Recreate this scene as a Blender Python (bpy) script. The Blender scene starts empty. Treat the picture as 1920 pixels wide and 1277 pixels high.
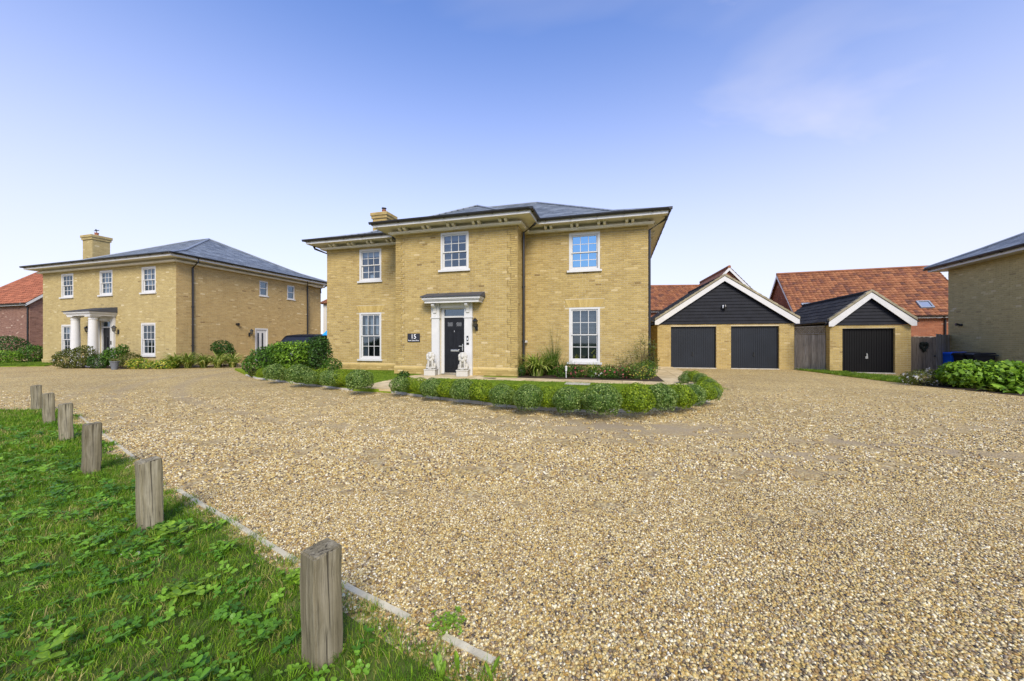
import bpy, bmesh, math, random
import numpy as np
from mathutils import Vector, Matrix
R = math.radians
rng = random.Random(7)
sc = bpy.context.scene
COL = sc.collection

# ------------------------------------------------------------------ camera
CAMZ, FPX, CX, HY = 1.3, 700.0, 960.0, 641.0
cam_d = bpy.data.cameras.new('camera')
cam = bpy.data.objects.new('camera', cam_d)
COL.objects.link(cam)
cam.location = (0, 0, CAMZ)
cam.rotation_euler = (R(90), 0, 0)
cam_d.sensor_width = 36.0
cam_d.lens = 36.0 * FPX / 1920.0
cam_d.shift_y = (HY - 638.5) / 1920.0
cam_d.clip_start = 0.05
cam_d.clip_end = 5000
sc.camera = cam

# ------------------------------------------------------------------ light
SUN_EL, SUN_AZ = 39.0, 11.0      # sun behind the camera, to the right (azimuth from -Y towards +X)
sun_d = bpy.data.lights.new('sun', 'SUN')
sun_d.energy = 3.3
sun_d.angle = R(24)
sun_d.color = (1.0, 0.90, 0.74)
sun = bpy.data.objects.new('sun', sun_d)
COL.objects.link(sun)
sd = Vector((math.sin(R(SUN_AZ)) * math.cos(R(SUN_EL)), -math.cos(R(SUN_AZ)) * math.cos(R(SUN_EL)), math.sin(R(SUN_EL))))
sun.rotation_euler = sd.to_track_quat('Z', 'Y').to_euler()
sun.location = (-10, -10, 30)

world = bpy.data.worlds.new('World')
sc.world = world
world.use_nodes = True
wn, wl = world.node_tree.nodes, world.node_tree.links
for n in list(wn):
    wn.remove(n)
def wnode(t, **k):
    n = wn.new(t)
    for a, b in k.items():
        setattr(n, a, b)
    return n
wo = wnode('ShaderNodeOutputWorld')
bg = wnode('ShaderNodeBackground')
bg.inputs['Strength'].default_value = 0.14
sky = wnode('ShaderNodeTexSky')
sky.sky_type = 'NISHITA'
sky.sun_disc = False
sky.sun_elevation = R(SUN_EL)
sky.sun_rotation = R(180 - SUN_AZ)
sky.ozone_density = 2.0
sky.air_density = 1.0
sky.dust_density = 0.6
tc = wnode('ShaderNodeTexCoord')
sep = wnode('ShaderNodeSeparateXYZ')
wl.new(tc.outputs['Generated'], sep.inputs[0])
# thin high cloud: direction projected on a high plane, stretched wisps
zc = wnode('ShaderNodeMath', operation='MAXIMUM'); zc.inputs[1].default_value = 0.0
wl.new(sep.outputs['Z'], zc.inputs[0])
za = wnode('ShaderNodeMath', operation='ADD'); za.inputs[1].default_value = 0.22
wl.new(zc.outputs[0], za.inputs[0])
dx = wnode('ShaderNodeMath', operation='DIVIDE'); dy = wnode('ShaderNodeMath', operation='DIVIDE')
wl.new(sep.outputs['X'], dx.inputs[0]); wl.new(za.outputs[0], dx.inputs[1])
wl.new(sep.outputs['Y'], dy.inputs[0]); wl.new(za.outputs[0], dy.inputs[1])
cmb = wnode('ShaderNodeCombineXYZ')
wl.new(dx.outputs[0], cmb.inputs['X']); wl.new(dy.outputs[0], cmb.inputs['Y'])
mp = wnode('ShaderNodeMapping')
mp.inputs['Rotation'].default_value = (0, 0, R(28))
mp.inputs['Scale'].default_value = (0.55, 1.5, 1)
mp.inputs['Location'].default_value = (3.6, 1.35, 0)
wl.new(cmb.outputs[0], mp.inputs[0])
nz = wnode('ShaderNodeTexNoise')
nz.inputs['Scale'].default_value = 1.1; nz.inputs['Detail'].default_value = 5; nz.inputs['Roughness'].default_value = 0.55
nz.inputs['Distortion'].default_value = 0.5
wl.new(mp.outputs[0], nz.inputs['Vector'])
cr = wnode('ShaderNodeMapRange')
cr.inputs['From Min'].default_value = 0.46; cr.inputs['From Max'].default_value = 0.85
cr.inputs['To Min'].default_value = 0.0; cr.inputs['To Min'].default_value = 0.0; cr.inputs['To Max'].default_value = 0.62
bias = wnode('ShaderNodeMath', operation='MULTIPLY_ADD'); bias.inputs[1].default_value = 0.24
wl.new(sep.outputs['X'], bias.inputs[0]); wl.new(nz.outputs['Fac'], bias.inputs[2])
wl.new(bias.outputs[0], cr.inputs['Value'])
# haze towards the horizon
hz = wnode('ShaderNodeMapRange', interpolation_type='SMOOTHSTEP')
hz.inputs['From Min'].default_value = 0.0; hz.inputs['From Max'].default_value = 0.74
hz.inputs['To Min'].default_value = 0.86; hz.inputs['To Max'].default_value = 0.0
wl.new(sep.outputs['Z'], hz.inputs['Value'])
nz2 = wnode('ShaderNodeTexNoise'); nz2.inputs['Scale'].default_value = 4.2; nz2.inputs['Detail'].default_value = 7; nz2.inputs['Roughness'].default_value = 0.62
wl.new(mp.outputs[0], nz2.inputs['Vector'])
cr2 = wnode('ShaderNodeMapRange')
cr2.inputs['From Min'].default_value = 0.56; cr2.inputs['From Max'].default_value = 0.78; cr2.inputs['To Max'].default_value = 0.45
wl.new(nz2.outputs['Fac'], cr2.inputs['Value'])
mx0 = wnode('ShaderNodeMath', operation='MAXIMUM')
side = wnode('ShaderNodeMapRange', interpolation_type='SMOOTHSTEP')
side.inputs['From Min'].default_value = 0.15; side.inputs['From Max'].default_value = 0.6
wl.new(sep.outputs['X'], side.inputs['Value'])
wsp = wnode('ShaderNodeMath', operation='MULTIPLY')
wl.new(cr2.outputs[0], wsp.inputs[0]); wl.new(side.outputs[0], wsp.inputs[1])
wl.new(cr.outputs[0], mx0.inputs[0]); wl.new(wsp.outputs[0], mx0.inputs[1])
mxm = wnode('ShaderNodeMath', operation='MAXIMUM')
wl.new(mx0.outputs[0], mxm.inputs[0]); wl.new(hz.outputs[0], mxm.inputs[1])
tint = wnode('ShaderNodeMix', data_type='RGBA', blend_type='MULTIPLY')
tint.inputs['Factor'].default_value = 1.0
tint.inputs['B'].default_value = (1.00, 1.18, 1.66, 1)
wl.new(sky.outputs[0], tint.inputs['A'])
cmix = wnode('ShaderNodeMix', data_type='RGBA')
cmix.inputs['B'].default_value = (5.35, 5.15, 5.5, 1)
wl.new(mxm.outputs[0], cmix.inputs['Factor'])
wl.new(tint.outputs['Result'], cmix.inputs['A'])
wl.new(cmix.outputs['Result'], bg.inputs['Color'])
wl.new(bg.outputs[0], wo.inputs[0])

vs = sc.view_settings
vs.view_transform = 'Standard'
vs.look = 'None'
vs.exposure = 0.38
vs.gamma = 1.0
vs.use_curve_mapping = False
sc.render.engine = 'CYCLES'
sc.cycles.max_bounces = 6
sc.cycles.diffuse_bounces = 3
sc.cycles.glossy_bounces = 3
sc.cycles.transparent_max_bounces = 8
sc.cycles.use_denoising = True
sc.cycles.caustics_reflective = False
sc.cycles.caustics_refractive = False

# ------------------------------------------------------------------ materials
class NT:
    def __init__(s, name):
        m = bpy.data.materials.new(name); m.use_nodes = True
        s.m = m; s.n = m.node_tree.nodes; s.l = m.node_tree.links
        s.b = s.n['Principled BSDF']
    def new(s, t, **k):
        n = s.n.new(t)
        for a, b in k.items():
            setattr(n, a, b)
        return n
    def link(s, a, b):
        s.l.new(a, b)
    def noise(s, scale, detail=4, rough=0.55, coord='Object', stretch=None, dist=0.0):
        tcn = s.new('ShaderNodeTexCoord'); out = tcn.outputs[coord]
        if stretch:
            mpn = s.new('ShaderNodeMapping'); mpn.inputs['Scale'].default_value = stretch
            s.link(out, mpn.inputs[0]); out = mpn.outputs[0]
        nn = s.new('ShaderNodeTexNoise')
        nn.inputs['Scale'].default_value = scale; nn.inputs['Detail'].default_value = detail
        nn.inputs['Roughness'].default_value = rough; nn.inputs['Distortion'].default_value = dist
        s.link(out, nn.inputs['Vector'])
        return nn.outputs['Fac']
    def ramp(s, fac, stops, interp='LINEAR'):
        r = s.new('ShaderNodeValToRGB'); cr_ = r.color_ramp; cr_.interpolation = interp
        while len(cr_.elements) > 1:
            cr_.elements.remove(cr_.elements[-1])
        cr_.elements[0].position = stops[0][0]; cr_.elements[0].color = (*stops[0][1], 1)
        for p, c in stops[1:]:
            e = cr_.elements.new(p); e.color = (*c, 1)
        s.link(fac, r.inputs[0])
        return r.outputs[0]
    def mix(s, a, b, fac, mode='MIX'):
        mx = s.new('ShaderNodeMix', data_type='RGBA', blend_type=mode)
        for sock, v in ((mx.inputs['Factor'], fac), (mx.inputs['A'], a), (mx.inputs['B'], b)):
            if hasattr(v, 'is_linked'):
                s.link(v, sock)
            elif isinstance(v, (int, float)):
                sock.default_value = v
            else:
                sock.default_value = (*v, 1)
        return mx.outputs['Result']
    def rng(s, v, a, b, c, d):
        mr = s.new('ShaderNodeMapRange')
        for k, x in (('From Min', a), ('From Max', b), ('To Min', c), ('To Max', d)):
            mr.inputs[k].default_value = x
        s.link(v, mr.inputs['Value'])
        return mr.outputs[0]
    def attr(s, name, kind='GEOMETRY'):
        a = s.new('ShaderNodeAttribute', attribute_name=name, attribute_type=kind)
        return a.outputs['Fac']
    def bump(s, h, strength=0.3, dist=0.01):
        b = s.new('ShaderNodeBump'); b.inputs['Strength'].default_value = strength; b.inputs['Distance'].default_value = dist
        s.link(h, b.inputs['Height']); s.link(b.outputs[0], s.b.inputs['Normal'])
    def col(s, c):
        if hasattr(c, 'is_linked'):
            s.link(c, s.b.inputs['Base Color'])
        else:
            s.b.inputs['Base Color'].default_value = (*c, 1)
    def rough(s, r, spec=0.5):
        if hasattr(r, 'is_linked'):
            s.link(r, s.b.inputs['Roughness'])
        else:
            s.b.inputs['Roughness'].default_value = r
        s.b.inputs['Specular IOR Level'].default_value = spec

M = {}
def plain(name, c, rough=0.5, spec=0.5, var=0.12, scale=6.0, bump=0.0, bscale=60.0, metal=0.0, dirt=None, dscale=1.2):
    t = NT(name)
    f = t.noise(scale)
    lo = tuple(x * (1 - var) for x in c); hi = tuple(min(1, x * (1 + var)) for x in c)
    colr = t.ramp(f, [(0.3, lo), (0.7, hi)])
    if dirt:
        g = t.rng(t.noise(dscale, 6, 0.65), 0.5, 0.75, 0, 0.7)
        colr = t.mix(colr, dirt, g)
    t.col(colr); t.rough(rough, spec)
    t.b.inputs['Metallic'].default_value = metal
    if bump:
        t.bump(t.noise(bscale, 5), bump, 0.004)
    M[name] = t.m
    return t.m

def bricky(name, stops, stain, stain2):
    t = NT(name)
    tone = t.attr('tone')
    c = t.ramp(tone, stops)
    n1 = t.noise(0.7, 5, 0.6)
    c = t.mix(c, stain, t.rng(n1, 0.48, 0.72, 0, 0.55))
    n4 = t.noise(1.0, 5, 0.65, stretch=(3.2, 3.2, 0.45))
    c = t.mix(c, tuple(x * 0.72 for x in stain), t.rng(n4, 0.56, 0.74, 0, 0.45))
    n2 = t.noise(1.9, 6, 0.7)
    c = t.mix(c, stain2, t.rng(n2, 0.6, 0.78, 0, 0.4))
    n3 = t.noise(38, 4)
    c = t.mix(c, t.ramp(n3, [(0.3, (0.72,) * 3), (0.7, (1.16,) * 3)]), 0.6, 'MULTIPLY')
    t.col(c); t.rough(0.9, 0.25)
    t.bump(t.noise(90, 5, 0.7), 0.5, 0.004)
    M[name] = t.m
bricky('brick_buff', [(0.0, (0.232, 0.158, 0.057)), (0.10, (0.339, 0.240, 0.087)), (0.4, (0.411, 0.302, 0.109)),
                      (0.72, (0.483, 0.363, 0.138)), (0.90, (0.534, 0.409, 0.175)), (1.0, (0.576, 0.460, 0.248))],
       (0.339, 0.240, 0.092), (0.514, 0.420, 0.221))
bricky('brick_pale', [(0.0, (0.255, 0.194, 0.088)), (0.10, (0.367, 0.285, 0.128)), (0.4, (0.428, 0.336, 0.145)),
                      (0.72, (0.479, 0.387, 0.176)), (0.92, (0.551, 0.459, 0.238)), (1.0, (0.612, 0.530, 0.334))],
       (0.367, 0.285, 0.123), (0.530, 0.438, 0.255))
bricky('brick_tan', [(0.0, (0.273, 0.181, 0.081)), (0.10, (0.392, 0.275, 0.114)), (0.4, (0.458, 0.326, 0.138)),
                      (0.72, (0.511, 0.373, 0.162)), (0.92, (0.594, 0.455, 0.228)), (1.0, (0.665, 0.548, 0.324))],
       (0.392, 0.275, 0.114), (0.570, 0.431, 0.237))
bricky('brick_olive', [(0.0, (0.292, 0.233, 0.105)), (0.10, (0.400, 0.323, 0.145)), (0.4, (0.475, 0.387, 0.175)),
                      (0.72, (0.529, 0.435, 0.200)), (0.92, (0.583, 0.488, 0.250)), (1.0, (0.626, 0.541, 0.330))],
       (0.410, 0.334, 0.150), (0.562, 0.466, 0.260))
bricky('brick_red', [(0.0, (0.14, 0.06, 0.04)), (0.2, (0.26, 0.095, 0.05)), (0.5, (0.34, 0.125, 0.06)),
                     (0.8, (0.40, 0.165, 0.085)), (1.0, (0.50, 0.32, 0.22))], (0.26, 0.11, 0.07), (0.40, 0.24, 0.17))
bricky('brick_plum', [(0.0, (0.12, 0.065, 0.05)), (0.2, (0.20, 0.105, 0.08)), (0.5, (0.255, 0.14, 0.105)),
                     (0.8, (0.30, 0.18, 0.135)), (1.0, (0.48, 0.36, 0.29))], (0.21, 0.12, 0.10), (0.36, 0.25, 0.2))
bricky('brick_lintel', [(0, (0.42, 0.30, 0.10)), (1, (0.53, 0.40, 0.15))], (0.45, 0.33, 0.12), (0.5, 0.38, 0.16))
plain('mortar_buff', (0.52, 0.45, 0.30), 0.95, 0.2, 0.12, 3, 0.3, 50)
plain('mortar_red', (0.30, 0.22, 0.16), 0.95, 0.2, 0.12, 3)
plain('white_paint', (0.59, 0.59, 0.575), 0.35, 0.5, 0.02, 4, dirt=(0.70, 0.69, 0.66), dscale=2.2)
plain('cream_paint', (0.72, 0.69, 0.61), 0.5, 0.4, 0.04, 3, dirt=(0.54, 0.50, 0.41), dscale=2.0)
plain('sash_white', (0.58, 0.58, 0.565), 0.35, 0.5, 0.02, 4)
plain('black_gutter', (0.018, 0.018, 0.02), 0.35, 0.5, 0.2)
plain('iron_black', (0.012, 0.013, 0.014), 0.4, 0.5, 0.2)
plain('chrome', (0.75, 0.74, 0.72), 0.25, 0.5, 0.05, metal=1.0)
plain('door_black', (0.010, 0.011, 0.014), 0.38, 0.3, 0.15)
plain('garage_navy', (0.015, 0.019, 0.026), 0.45, 0.3, 0.15, 1.2)
plain('garage_black', (0.0045, 0.0045, 0.005), 0.5, 0.2, 0.2, 1.2)
plain('board_dark', (0.013, 0.0145, 0.020), 0.7, 0.2, 0.25, 3, 0.3, 30)
plain('lead', (0.24, 0.27, 0.31), 0.45, 0.5, 0.15, 2)
plain('canopy_lead', (0.055, 0.06, 0.072), 0.55, 0.4, 0.15, 2)
plain('terracotta', (0.30, 0.11, 0.06), 0.8, 0.3, 0.2)
plain('stone_white', (0.50, 0.485, 0.43), 0.85, 0.3, 0.10, 9, 0.6, 60, dirt=(0.33, 0.31, 0.25), dscale=9)
plain('concrete', (0.48, 0.45, 0.39), 0.9, 0.3, 0.15, 8, 0.4, 60, dirt=(0.24, 0.23, 0.19), dscale=5)
plain('plastic_blue', (0.010, 0.14, 0.80), 0.4, 0.5, 0.1)
plain('plastic_black', (0.012, 0.013, 0.016), 0.45, 0.5, 0.15)
plain('cloth_blue', (0.02, 0.30, 0.72), 0.6, 0.3, 0.15)
plain('car_black', (0.006, 0.006, 0.007), 0.45, 0.15, 0.1)
plain('joint_shade', (0.18, 0.13, 0.06), 0.9, 0.1, 0.15)  # dark brown standing in for the shade inside the quoin grooves
plain('tyre', (0.015, 0.015, 0.015), 0.9, 0.2, 0.2)
plain('interior', (0.055, 0.055, 0.06), 0.9, 0.1, 0.2, 1.5)
plain('curtain_white', (0.62, 0.66, 0.70), 0.9, 0.1, 0.06)
plain('curtain_grey', (0.22, 0.24, 0.27), 0.9, 0.1, 0.1)
plain('blind_grey', (0.30, 0.31, 0.33), 0.7, 0.2, 0.05)
plain('soil', (0.060, 0.042, 0.028), 0.95, 0.2, 0.4, 20, 0.8, 60)
plain('pot_grey', (0.13, 0.14, 0.155), 0.6, 0.4, 0.15)
plain('sign_slate', (0.022, 0.024, 0.032), 0.45, 0.4, 0.15)
plain('sign_white', (0.85, 0.85, 0.86), 0.5, 0.4, 0.02)
plain('render_cream', (0.60, 0.56, 0.47), 0.9, 0.2, 0.05)
plain('lawn_soil', (0.085, 0.115, 0.025), 0.95, 0.1, 0.35, 5, 0.5, 60, dirt=(0.11, 0.085, 0.045), dscale=3)
plain('field', (0.075, 0.095, 0.035), 0.95, 0.1, 0.3, 0.2)
plain('edging_wood', (0.54, 0.49, 0.34), 0.9, 0.2, 0.15, 12, 0.5, 60, dirt=(0.24, 0.22, 0.17), dscale=9)
plain('mowing_grass', (0.17, 0.235, 0.014), 0.9, 0.1, 0.35, 3, 0.5, 80)
plain('wreath_dark', (0.022, 0.028, 0.022), 0.9, 0.2, 0.4)

def toned(name, stops, rough=0.7, spec=0.3, nscale=4.0, bump=0.3, bscale=50, stain=None, trans=False, kind='GEOMETRY', var=0.25):
    t = NT(name)
    c = t.ramp(t.attr('tone', kind), stops)
    n = t.noise(nscale, 5)
    c = t.mix(c, t.ramp(n, [(0.3, (1 - var,) * 3), (0.7, (1 + var,) * 3)]), 1.0, 'MULTIPLY')
    if stain:
        c = t.mix(c, stain, t.rng(t.noise(nscale * 0.37, 6, 0.65), 0.5, 0.72, 0, 0.6))
    t.col(c); t.rough(rough, spec)
    if bump:
        t.bump(t.noise(bscale, 4), bump, 0.004)
    if trans:
        t.b.inputs['Transmission Weight'].default_value = 0.0
        tr = t.new('ShaderNodeBsdfTranslucent')
        ms = t.new('ShaderNodeMixShader'); ms.inputs[0].default_value = 0.32
        t.link(c, tr.inputs['Color'])
        out = [x for x in t.n if x.type == 'OUTPUT_MATERIAL'][0]
        t.link(t.b.outputs[0], ms.inputs[1]); t.link(tr.outputs[0], ms.inputs[2]); t.link(ms.outputs[0], out.inputs[0])
    M[name] = t.m
toned('slate', [(0, (0.110, 0.128, 0.145)), (0.5, (0.155, 0.178, 0.20)), (1, (0.21, 0.238, 0.262))], 0.42, 0.5, 2.0, 0.25, 40)
toned('red_tile', [(0, (0.13, 0.058, 0.037)), (0.15, (0.19, 0.076, 0.042)), (0.4, (0.250, 0.097, 0.042)), (1, (0.32, 0.138, 0.060))], 0.8, 0.3, 2.5, 0.3, 40)
toned('red_tile_plain', [(0, (0.24, 0.085, 0.045)), (0.5, (0.32, 0.11, 0.055)), (1, (0.37, 0.135, 0.07))], 0.8, 0.3, 2.5, 0.3, 40)
toned('grey_tile', [(0, (0.026, 0.025, 0.025)), (1, (0.045, 0.043, 0.041))], 0.85, 0.15, 3, 0.3, 60, stain=(0.075, 0.07, 0.055))
toned('verge_tile', [(0, (0.26, 0.23, 0.16)), (1, (0.34, 0.30, 0.20))], 0.9, 0.2, 4, 0.3, 60, stain=(0.13, 0.13, 0.05))
toned('paving', [(0, (0.46, 0.365, 0.20)), (0.5, (0.52, 0.42, 0.24)), (1, (0.58, 0.48, 0.29))], 0.9, 0.25, 3, 0.3, 50)
def leafmat(name, dark, mid, light, rough=0.5):
    toned(name, [(0, dark), (0.5, mid), (1, light)], rough, 0.35, 3.0, 0, 50, trans=True, var=0.18)
leafmat('leaf_green', (0.032, 0.080, 0.007), (0.070, 0.168, 0.013), (0.167, 0.320, 0.030))
leafmat('leaf_dark', (0.020, 0.058, 0.007), (0.041, 0.104, 0.012), (0.094, 0.200, 0.026))
leafmat('leaf_bright', (0.065, 0.136, 0.009), (0.160, 0.304, 0.019), (0.348, 0.544, 0.045))
leafmat('leaf_box_yellow', (0.085, 0.150, 0.006), (0.205, 0.310, 0.010), (0.42, 0.52, 0.025))
leafmat('leaf_box_silver', (0.050, 0.110, 0.014), (0.135, 0.230, 0.036), (0.44, 0.55, 0.17))
leafmat('leaf_bronze', (0.051, 0.064, 0.011), (0.109, 0.128, 0.019), (0.189, 0.224, 0.038))
leafmat('leaf_strap', (0.09, 0.16, 0.015), (0.24, 0.34, 0.04), (0.62, 0.64, 0.20))
leafmat('leaf_straw', (0.14, 0.15, 0.04), (0.27, 0.27, 0.08), (0.42, 0.39, 0.15))
leafmat('petal_white', (0.60, 0.60, 0.58), (0.72, 0.72, 0.70), (0.82, 0.82, 0.80))
leafmat('petal_yellow', (0.45, 0.38, 0.04), (0.60, 0.53, 0.06), (0.72, 0.68, 0.16))
leafmat('petal_pink', (0.42, 0.05, 0.09), (0.50, 0.12, 0.13), (0.60, 0.24, 0.20))
leafmat('twig', (0.05, 0.035, 0.02), (0.08, 0.058, 0.035), (0.12, 0.09, 0.05))

def glass(name, refl, tintc, glosscol):
    t = NT(name)
    out = [x for x in t.n if x.type == 'OUTPUT_MATERIAL'][0]
    tr = t.new('ShaderNodeBsdfTransparent'); tr.inputs[0].default_value = (*tintc, 1)
    gl = t.new('ShaderNodeBsdfGlossy'); gl.inputs['Roughness'].default_value = 0.03; gl.inputs[0].default_value = (*glosscol, 1)
    bmp = t.new('ShaderNodeBump'); bmp.inputs['Strength'].default_value = 0.02; bmp.inputs['Distance'].default_value = 0.02
    t.link(t.noise(1.4, 2), bmp.inputs['Height']); t.link(bmp.outputs[0], gl.inputs['Normal'])
    ms = t.new('ShaderNodeMixShader'); ms.inputs[0].default_value = refl
    t.link(tr.outputs[0], ms.inputs[1]); t.link(gl.outputs[0], ms.inputs[2]); t.link(ms.outputs[0], out.inputs[0])
    M[name] = t.m
glass('glass', 0.15, (0.50, 0.56, 0.62), (0.72, 0.88, 1.0))
glass('glass_blue', 0.62, (0.5, 0.6, 0.7), (0.34, 0.66, 0.92))
glass('glass_frost', 0.15, (0.5, 0.5, 0.48), (0.9, 0.9, 0.9))

def wood(name, lo, mid, hi, axis='z', top=None):
    t = NT(name)
    st = (28, 28, 1.6) if axis == 'z' else (1.6, 28, 28)
    g = t.noise(1.0, 6, 0.7, stretch=st, dist=0.6)
    c = t.ramp(g, [(0.22, lo), (0.5, mid), (0.78, hi)])
    g3 = t.noise(1.0, 4, 0.6, stretch=(110, 110, 2.2) if axis == 'z' else (2.2, 110, 110), dist=0.4)
    c = t.mix(c, t.ramp(g3, [(0.3, (0.55,) * 3), (0.6, (1.15,) * 3)]), 0.8, 'MULTIPLY')
    oi = t.new('ShaderNodeObjectInfo')
    c = t.mix(c, t.ramp(oi.outputs['Random'], [(0, (0.72, 0.70, 0.68)), (1, (1.2, 1.2, 1.2))]), 1.0, 'MULTIPLY')
    g2 = t.noise(2.2, 5, 0.65)
    c = t.mix(c, tuple(x * 0.6 for x in mid), t.rng(g2, 0.5, 0.75, 0, 0.65))
    cr2 = t.noise(1.0, 3, 0.5, stretch=(60, 60, 1.2) if axis == 'z' else (1.2, 60, 60), dist=1.0)
    c = t.mix(c, (0.03, 0.025, 0.018), t.rng(cr2, 0.58, 0.66, 0, 0.85))
    t.col(c); t.rough(0.9, 0.2)
    t.bump(g, 0.6, 0.006)
    M[name] = t.m
wood('wood_post', (0.10, 0.085, 0.050), (0.225, 0.198, 0.125), (0.40, 0.365, 0.265))
wood('wood_fence', (0.18, 0.165, 0.138), (0.34, 0.315, 0.27), (0.47, 0.445, 0.395))
wood('wood_gate', (0.11, 0.088, 0.066), (0.215, 0.178, 0.138), (0.32, 0.275, 0.225))

# worn places of the drive: centre, radii, angle, strength
WORN = [(1.7, 5.7, 2.6, .85, -14, 1.0), (4.9, 4.6, 1.7, .40, -22, 1.0), (3.2, 4.3, 1.2, .30, -12, .9), (-1.6, 4.35, 1.1, .3, -8, .5), (0.4, 3.75, 1.2, .22, -6, .45), (6.5, 6.2, 2.0, .4, -20, .4), (-7.5, 12.0, 3.0, .5, -6, .4)]
TRACKS = [(2.4, 20, 15.1, .28, .55), (2.4, 20, 16.3, .26, .5), (2.6, 20, 17.2, .22, .35), (-14, 3.5, 11.0, .3, .3)]
def gravel_mat():
    t = NT('gravel_ground')
    tcn = t.new('ShaderNodeTexCoord')
    stops = [(0.0, (0.045, 0.036, 0.030)), (0.10, (0.16, 0.12, 0.075)), (0.22, (0.30, 0.185, 0.060)), (0.36, (0.46, 0.32, 0.100)), (0.52, (0.53, 0.415, 0.155)),
             (0.64, (0.27, 0.215, 0.150)), (0.74, (0.43, 0.345, 0.19)), (0.84, (0.60, 0.49, 0.23)), (0.92, (0.68, 0.60, 0.36)), (1.0, (0.78, 0.73, 0.56))]
    stops2 = [(a, tuple(min(1, x * y) for x, y in zip(c, (1.25, 1.22, 1.10)))) for a, c in stops]
    outs = []
    for scv in (55.0, 30.0):
        v = t.new('ShaderNodeTexVoronoi'); v.inputs['Scale'].default_value = scv
        t.link(tcn.outputs['Object'], v.inputs['Vector'])
        s = t.new('ShaderNodeSeparateColor'); t.link(v.outputs['Color'], s.inputs[0])
        c = t.ramp(s.outputs[0], stops2)
        edge = t.rng(v.outputs['Distance'], 0.3, 0.8, 1.0, 0.62)
        mm = t.new('ShaderNodeMix', data_type='RGBA', blend_type='MULTIPLY'); mm.inputs['Factor'].default_value = 1
        t.link(c, mm.inputs['A']); 
        cc = t.new('ShaderNodeCombineColor')
        for i in range(3):
            t.link(edge, cc.inputs[i])
        t.link(cc.outputs[0], mm.inputs['B'])
        outs.append((mm.outputs['Result'], v.outputs['Distance']))
    c = t.mix(outs[0][0], outs[1][0], 0.45)
    # worn, compacted tracks where fines and tar base show
    wsum = None
    for (cx_, cy_, rx_, ry_, an_, st_) in WORN:
        mpn = t.new('ShaderNodeMapping', vector_type='TEXTURE'); mpn.inputs['Location'].default_value = (cx_, cy_, 0); mpn.inputs['Rotation'].default_value = (0, 0, R(an_)); mpn.inputs['Scale'].default_value = (rx_, ry_, 1)
        t.link(tcn.outputs['Object'], mpn.inputs[0]); ln = t.new('ShaderNodeVectorMath', operation='LENGTH'); t.link(mpn.outputs[0], ln.inputs[0])
        e = t.rng(ln.outputs['Value'], 0.35, 1.15, st_, 0.0)
        if wsum is None: wsum = e
        else:
            mxx = t.new('ShaderNodeMath', operation='MAXIMUM'); t.link(wsum, mxx.inputs[0]); t.link(e, mxx.inputs[1]); wsum = mxx.outputs[0]
    for (cx_, cy_, r_, wd_, st_) in TRACKS:
        vs_ = t.new('ShaderNodeVectorMath', operation='DISTANCE'); vs_.inputs[1].default_value = (cx_, cy_, 0); t.link(tcn.outputs['Object'], vs_.inputs[0])
        ab = t.new('ShaderNodeMath', operation='SUBTRACT'); ab.inputs[1].default_value = r_; t.link(vs_.outputs['Value'], ab.inputs[0])
        ab2 = t.new('ShaderNodeMath', operation='ABSOLUTE'); t.link(ab.outputs[0], ab2.inputs[0])
        e = t.rng(ab2.outputs[0], wd_ * .3, wd_, st_, 0.0)
        mxx = t.new('ShaderNodeMath', operation='MAXIMUM'); t.link(wsum, mxx.inputs[0]); t.link(e, mxx.inputs[1]); wsum = mxx.outputs[0]
    w2 = t.noise(2.2, 5, 0.7)
    wf = t.new('ShaderNodeMath', operation='MULTIPLY')
    t.link(wsum, wf.inputs[0]); t.link(t.rng(w2, 0.32, 0.6, 0.35, 1), wf.inputs[1])
    fines = t.ramp(t.noise(70, 4, 0.7), [(0.3, (0.20, 0.155, 0.095)), (0.5, (0.35, 0.28, 0.175)), (0.72, (0.52, 0.44, 0.30))])
    c = t.mix(c, fines, wf.outputs[0])
    big = t.noise(0.5, 5, 0.6)
    c = t.mix(c, t.ramp(big, [(0.3, (0.84, 0.82, 0.80)), (0.7, (1.12, 1.10, 1.04))]), 1.0, 'MULTIPLY')
    t.col(c); t.rough(0.9, 0.25)
    b = t.new('ShaderNodeBump'); b.inputs['Strength'].default_value = 0.8; b.inputs['Distance'].default_value = 0.012; b.invert = True
    t.link(outs[0][1], b.inputs['Height']); t.link(b.outputs[0], t.b.inputs['Normal'])
    M['gravel_ground'] = t.m
    t = NT('pebble')
    c = t.ramp(t.attr('tone', 'INSTANCER'), stops)
    c = t.mix(c, t.ramp(t.noise(60, 3), [(0.3, (0.8,) * 3), (0.7, (1.15,) * 3)]), 1.0, 'MULTIPLY')
    t.col(c); t.rough(0.65, 0.35)
    M['pebble'] = t.m
gravel_mat()
toned('grass_blade', [(0, (0.060, 0.145, 0.006)), (0.45, (0.135, 0.285, 0.010)), (0.75, (0.215, 0.37, 0.018)), (0.88, (0.33, 0.36, 0.06)), (1, (0.50, 0.42, 0.16))],
      0.55, 0.3, 3, 0, 50, trans=True, kind='INSTANCER')
toned('weed_leaf', [(0, (0.055, 0.165, 0.010)), (0.5, (0.130, 0.310, 0.018)), (1, (0.25, 0.46, 0.035))],
      0.45, 0.4, 3, 0, 50, trans=True, kind='INSTANCER')
toned('lawn_blade', [(0, (0.080, 0.157, 0.011)), (0.5, (0.145, 0.247, 0.018)), (1, (0.246, 0.346, 0.035))],
      0.6, 0.3, 3, 0, 50, trans=True, kind='INSTANCER')

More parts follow.
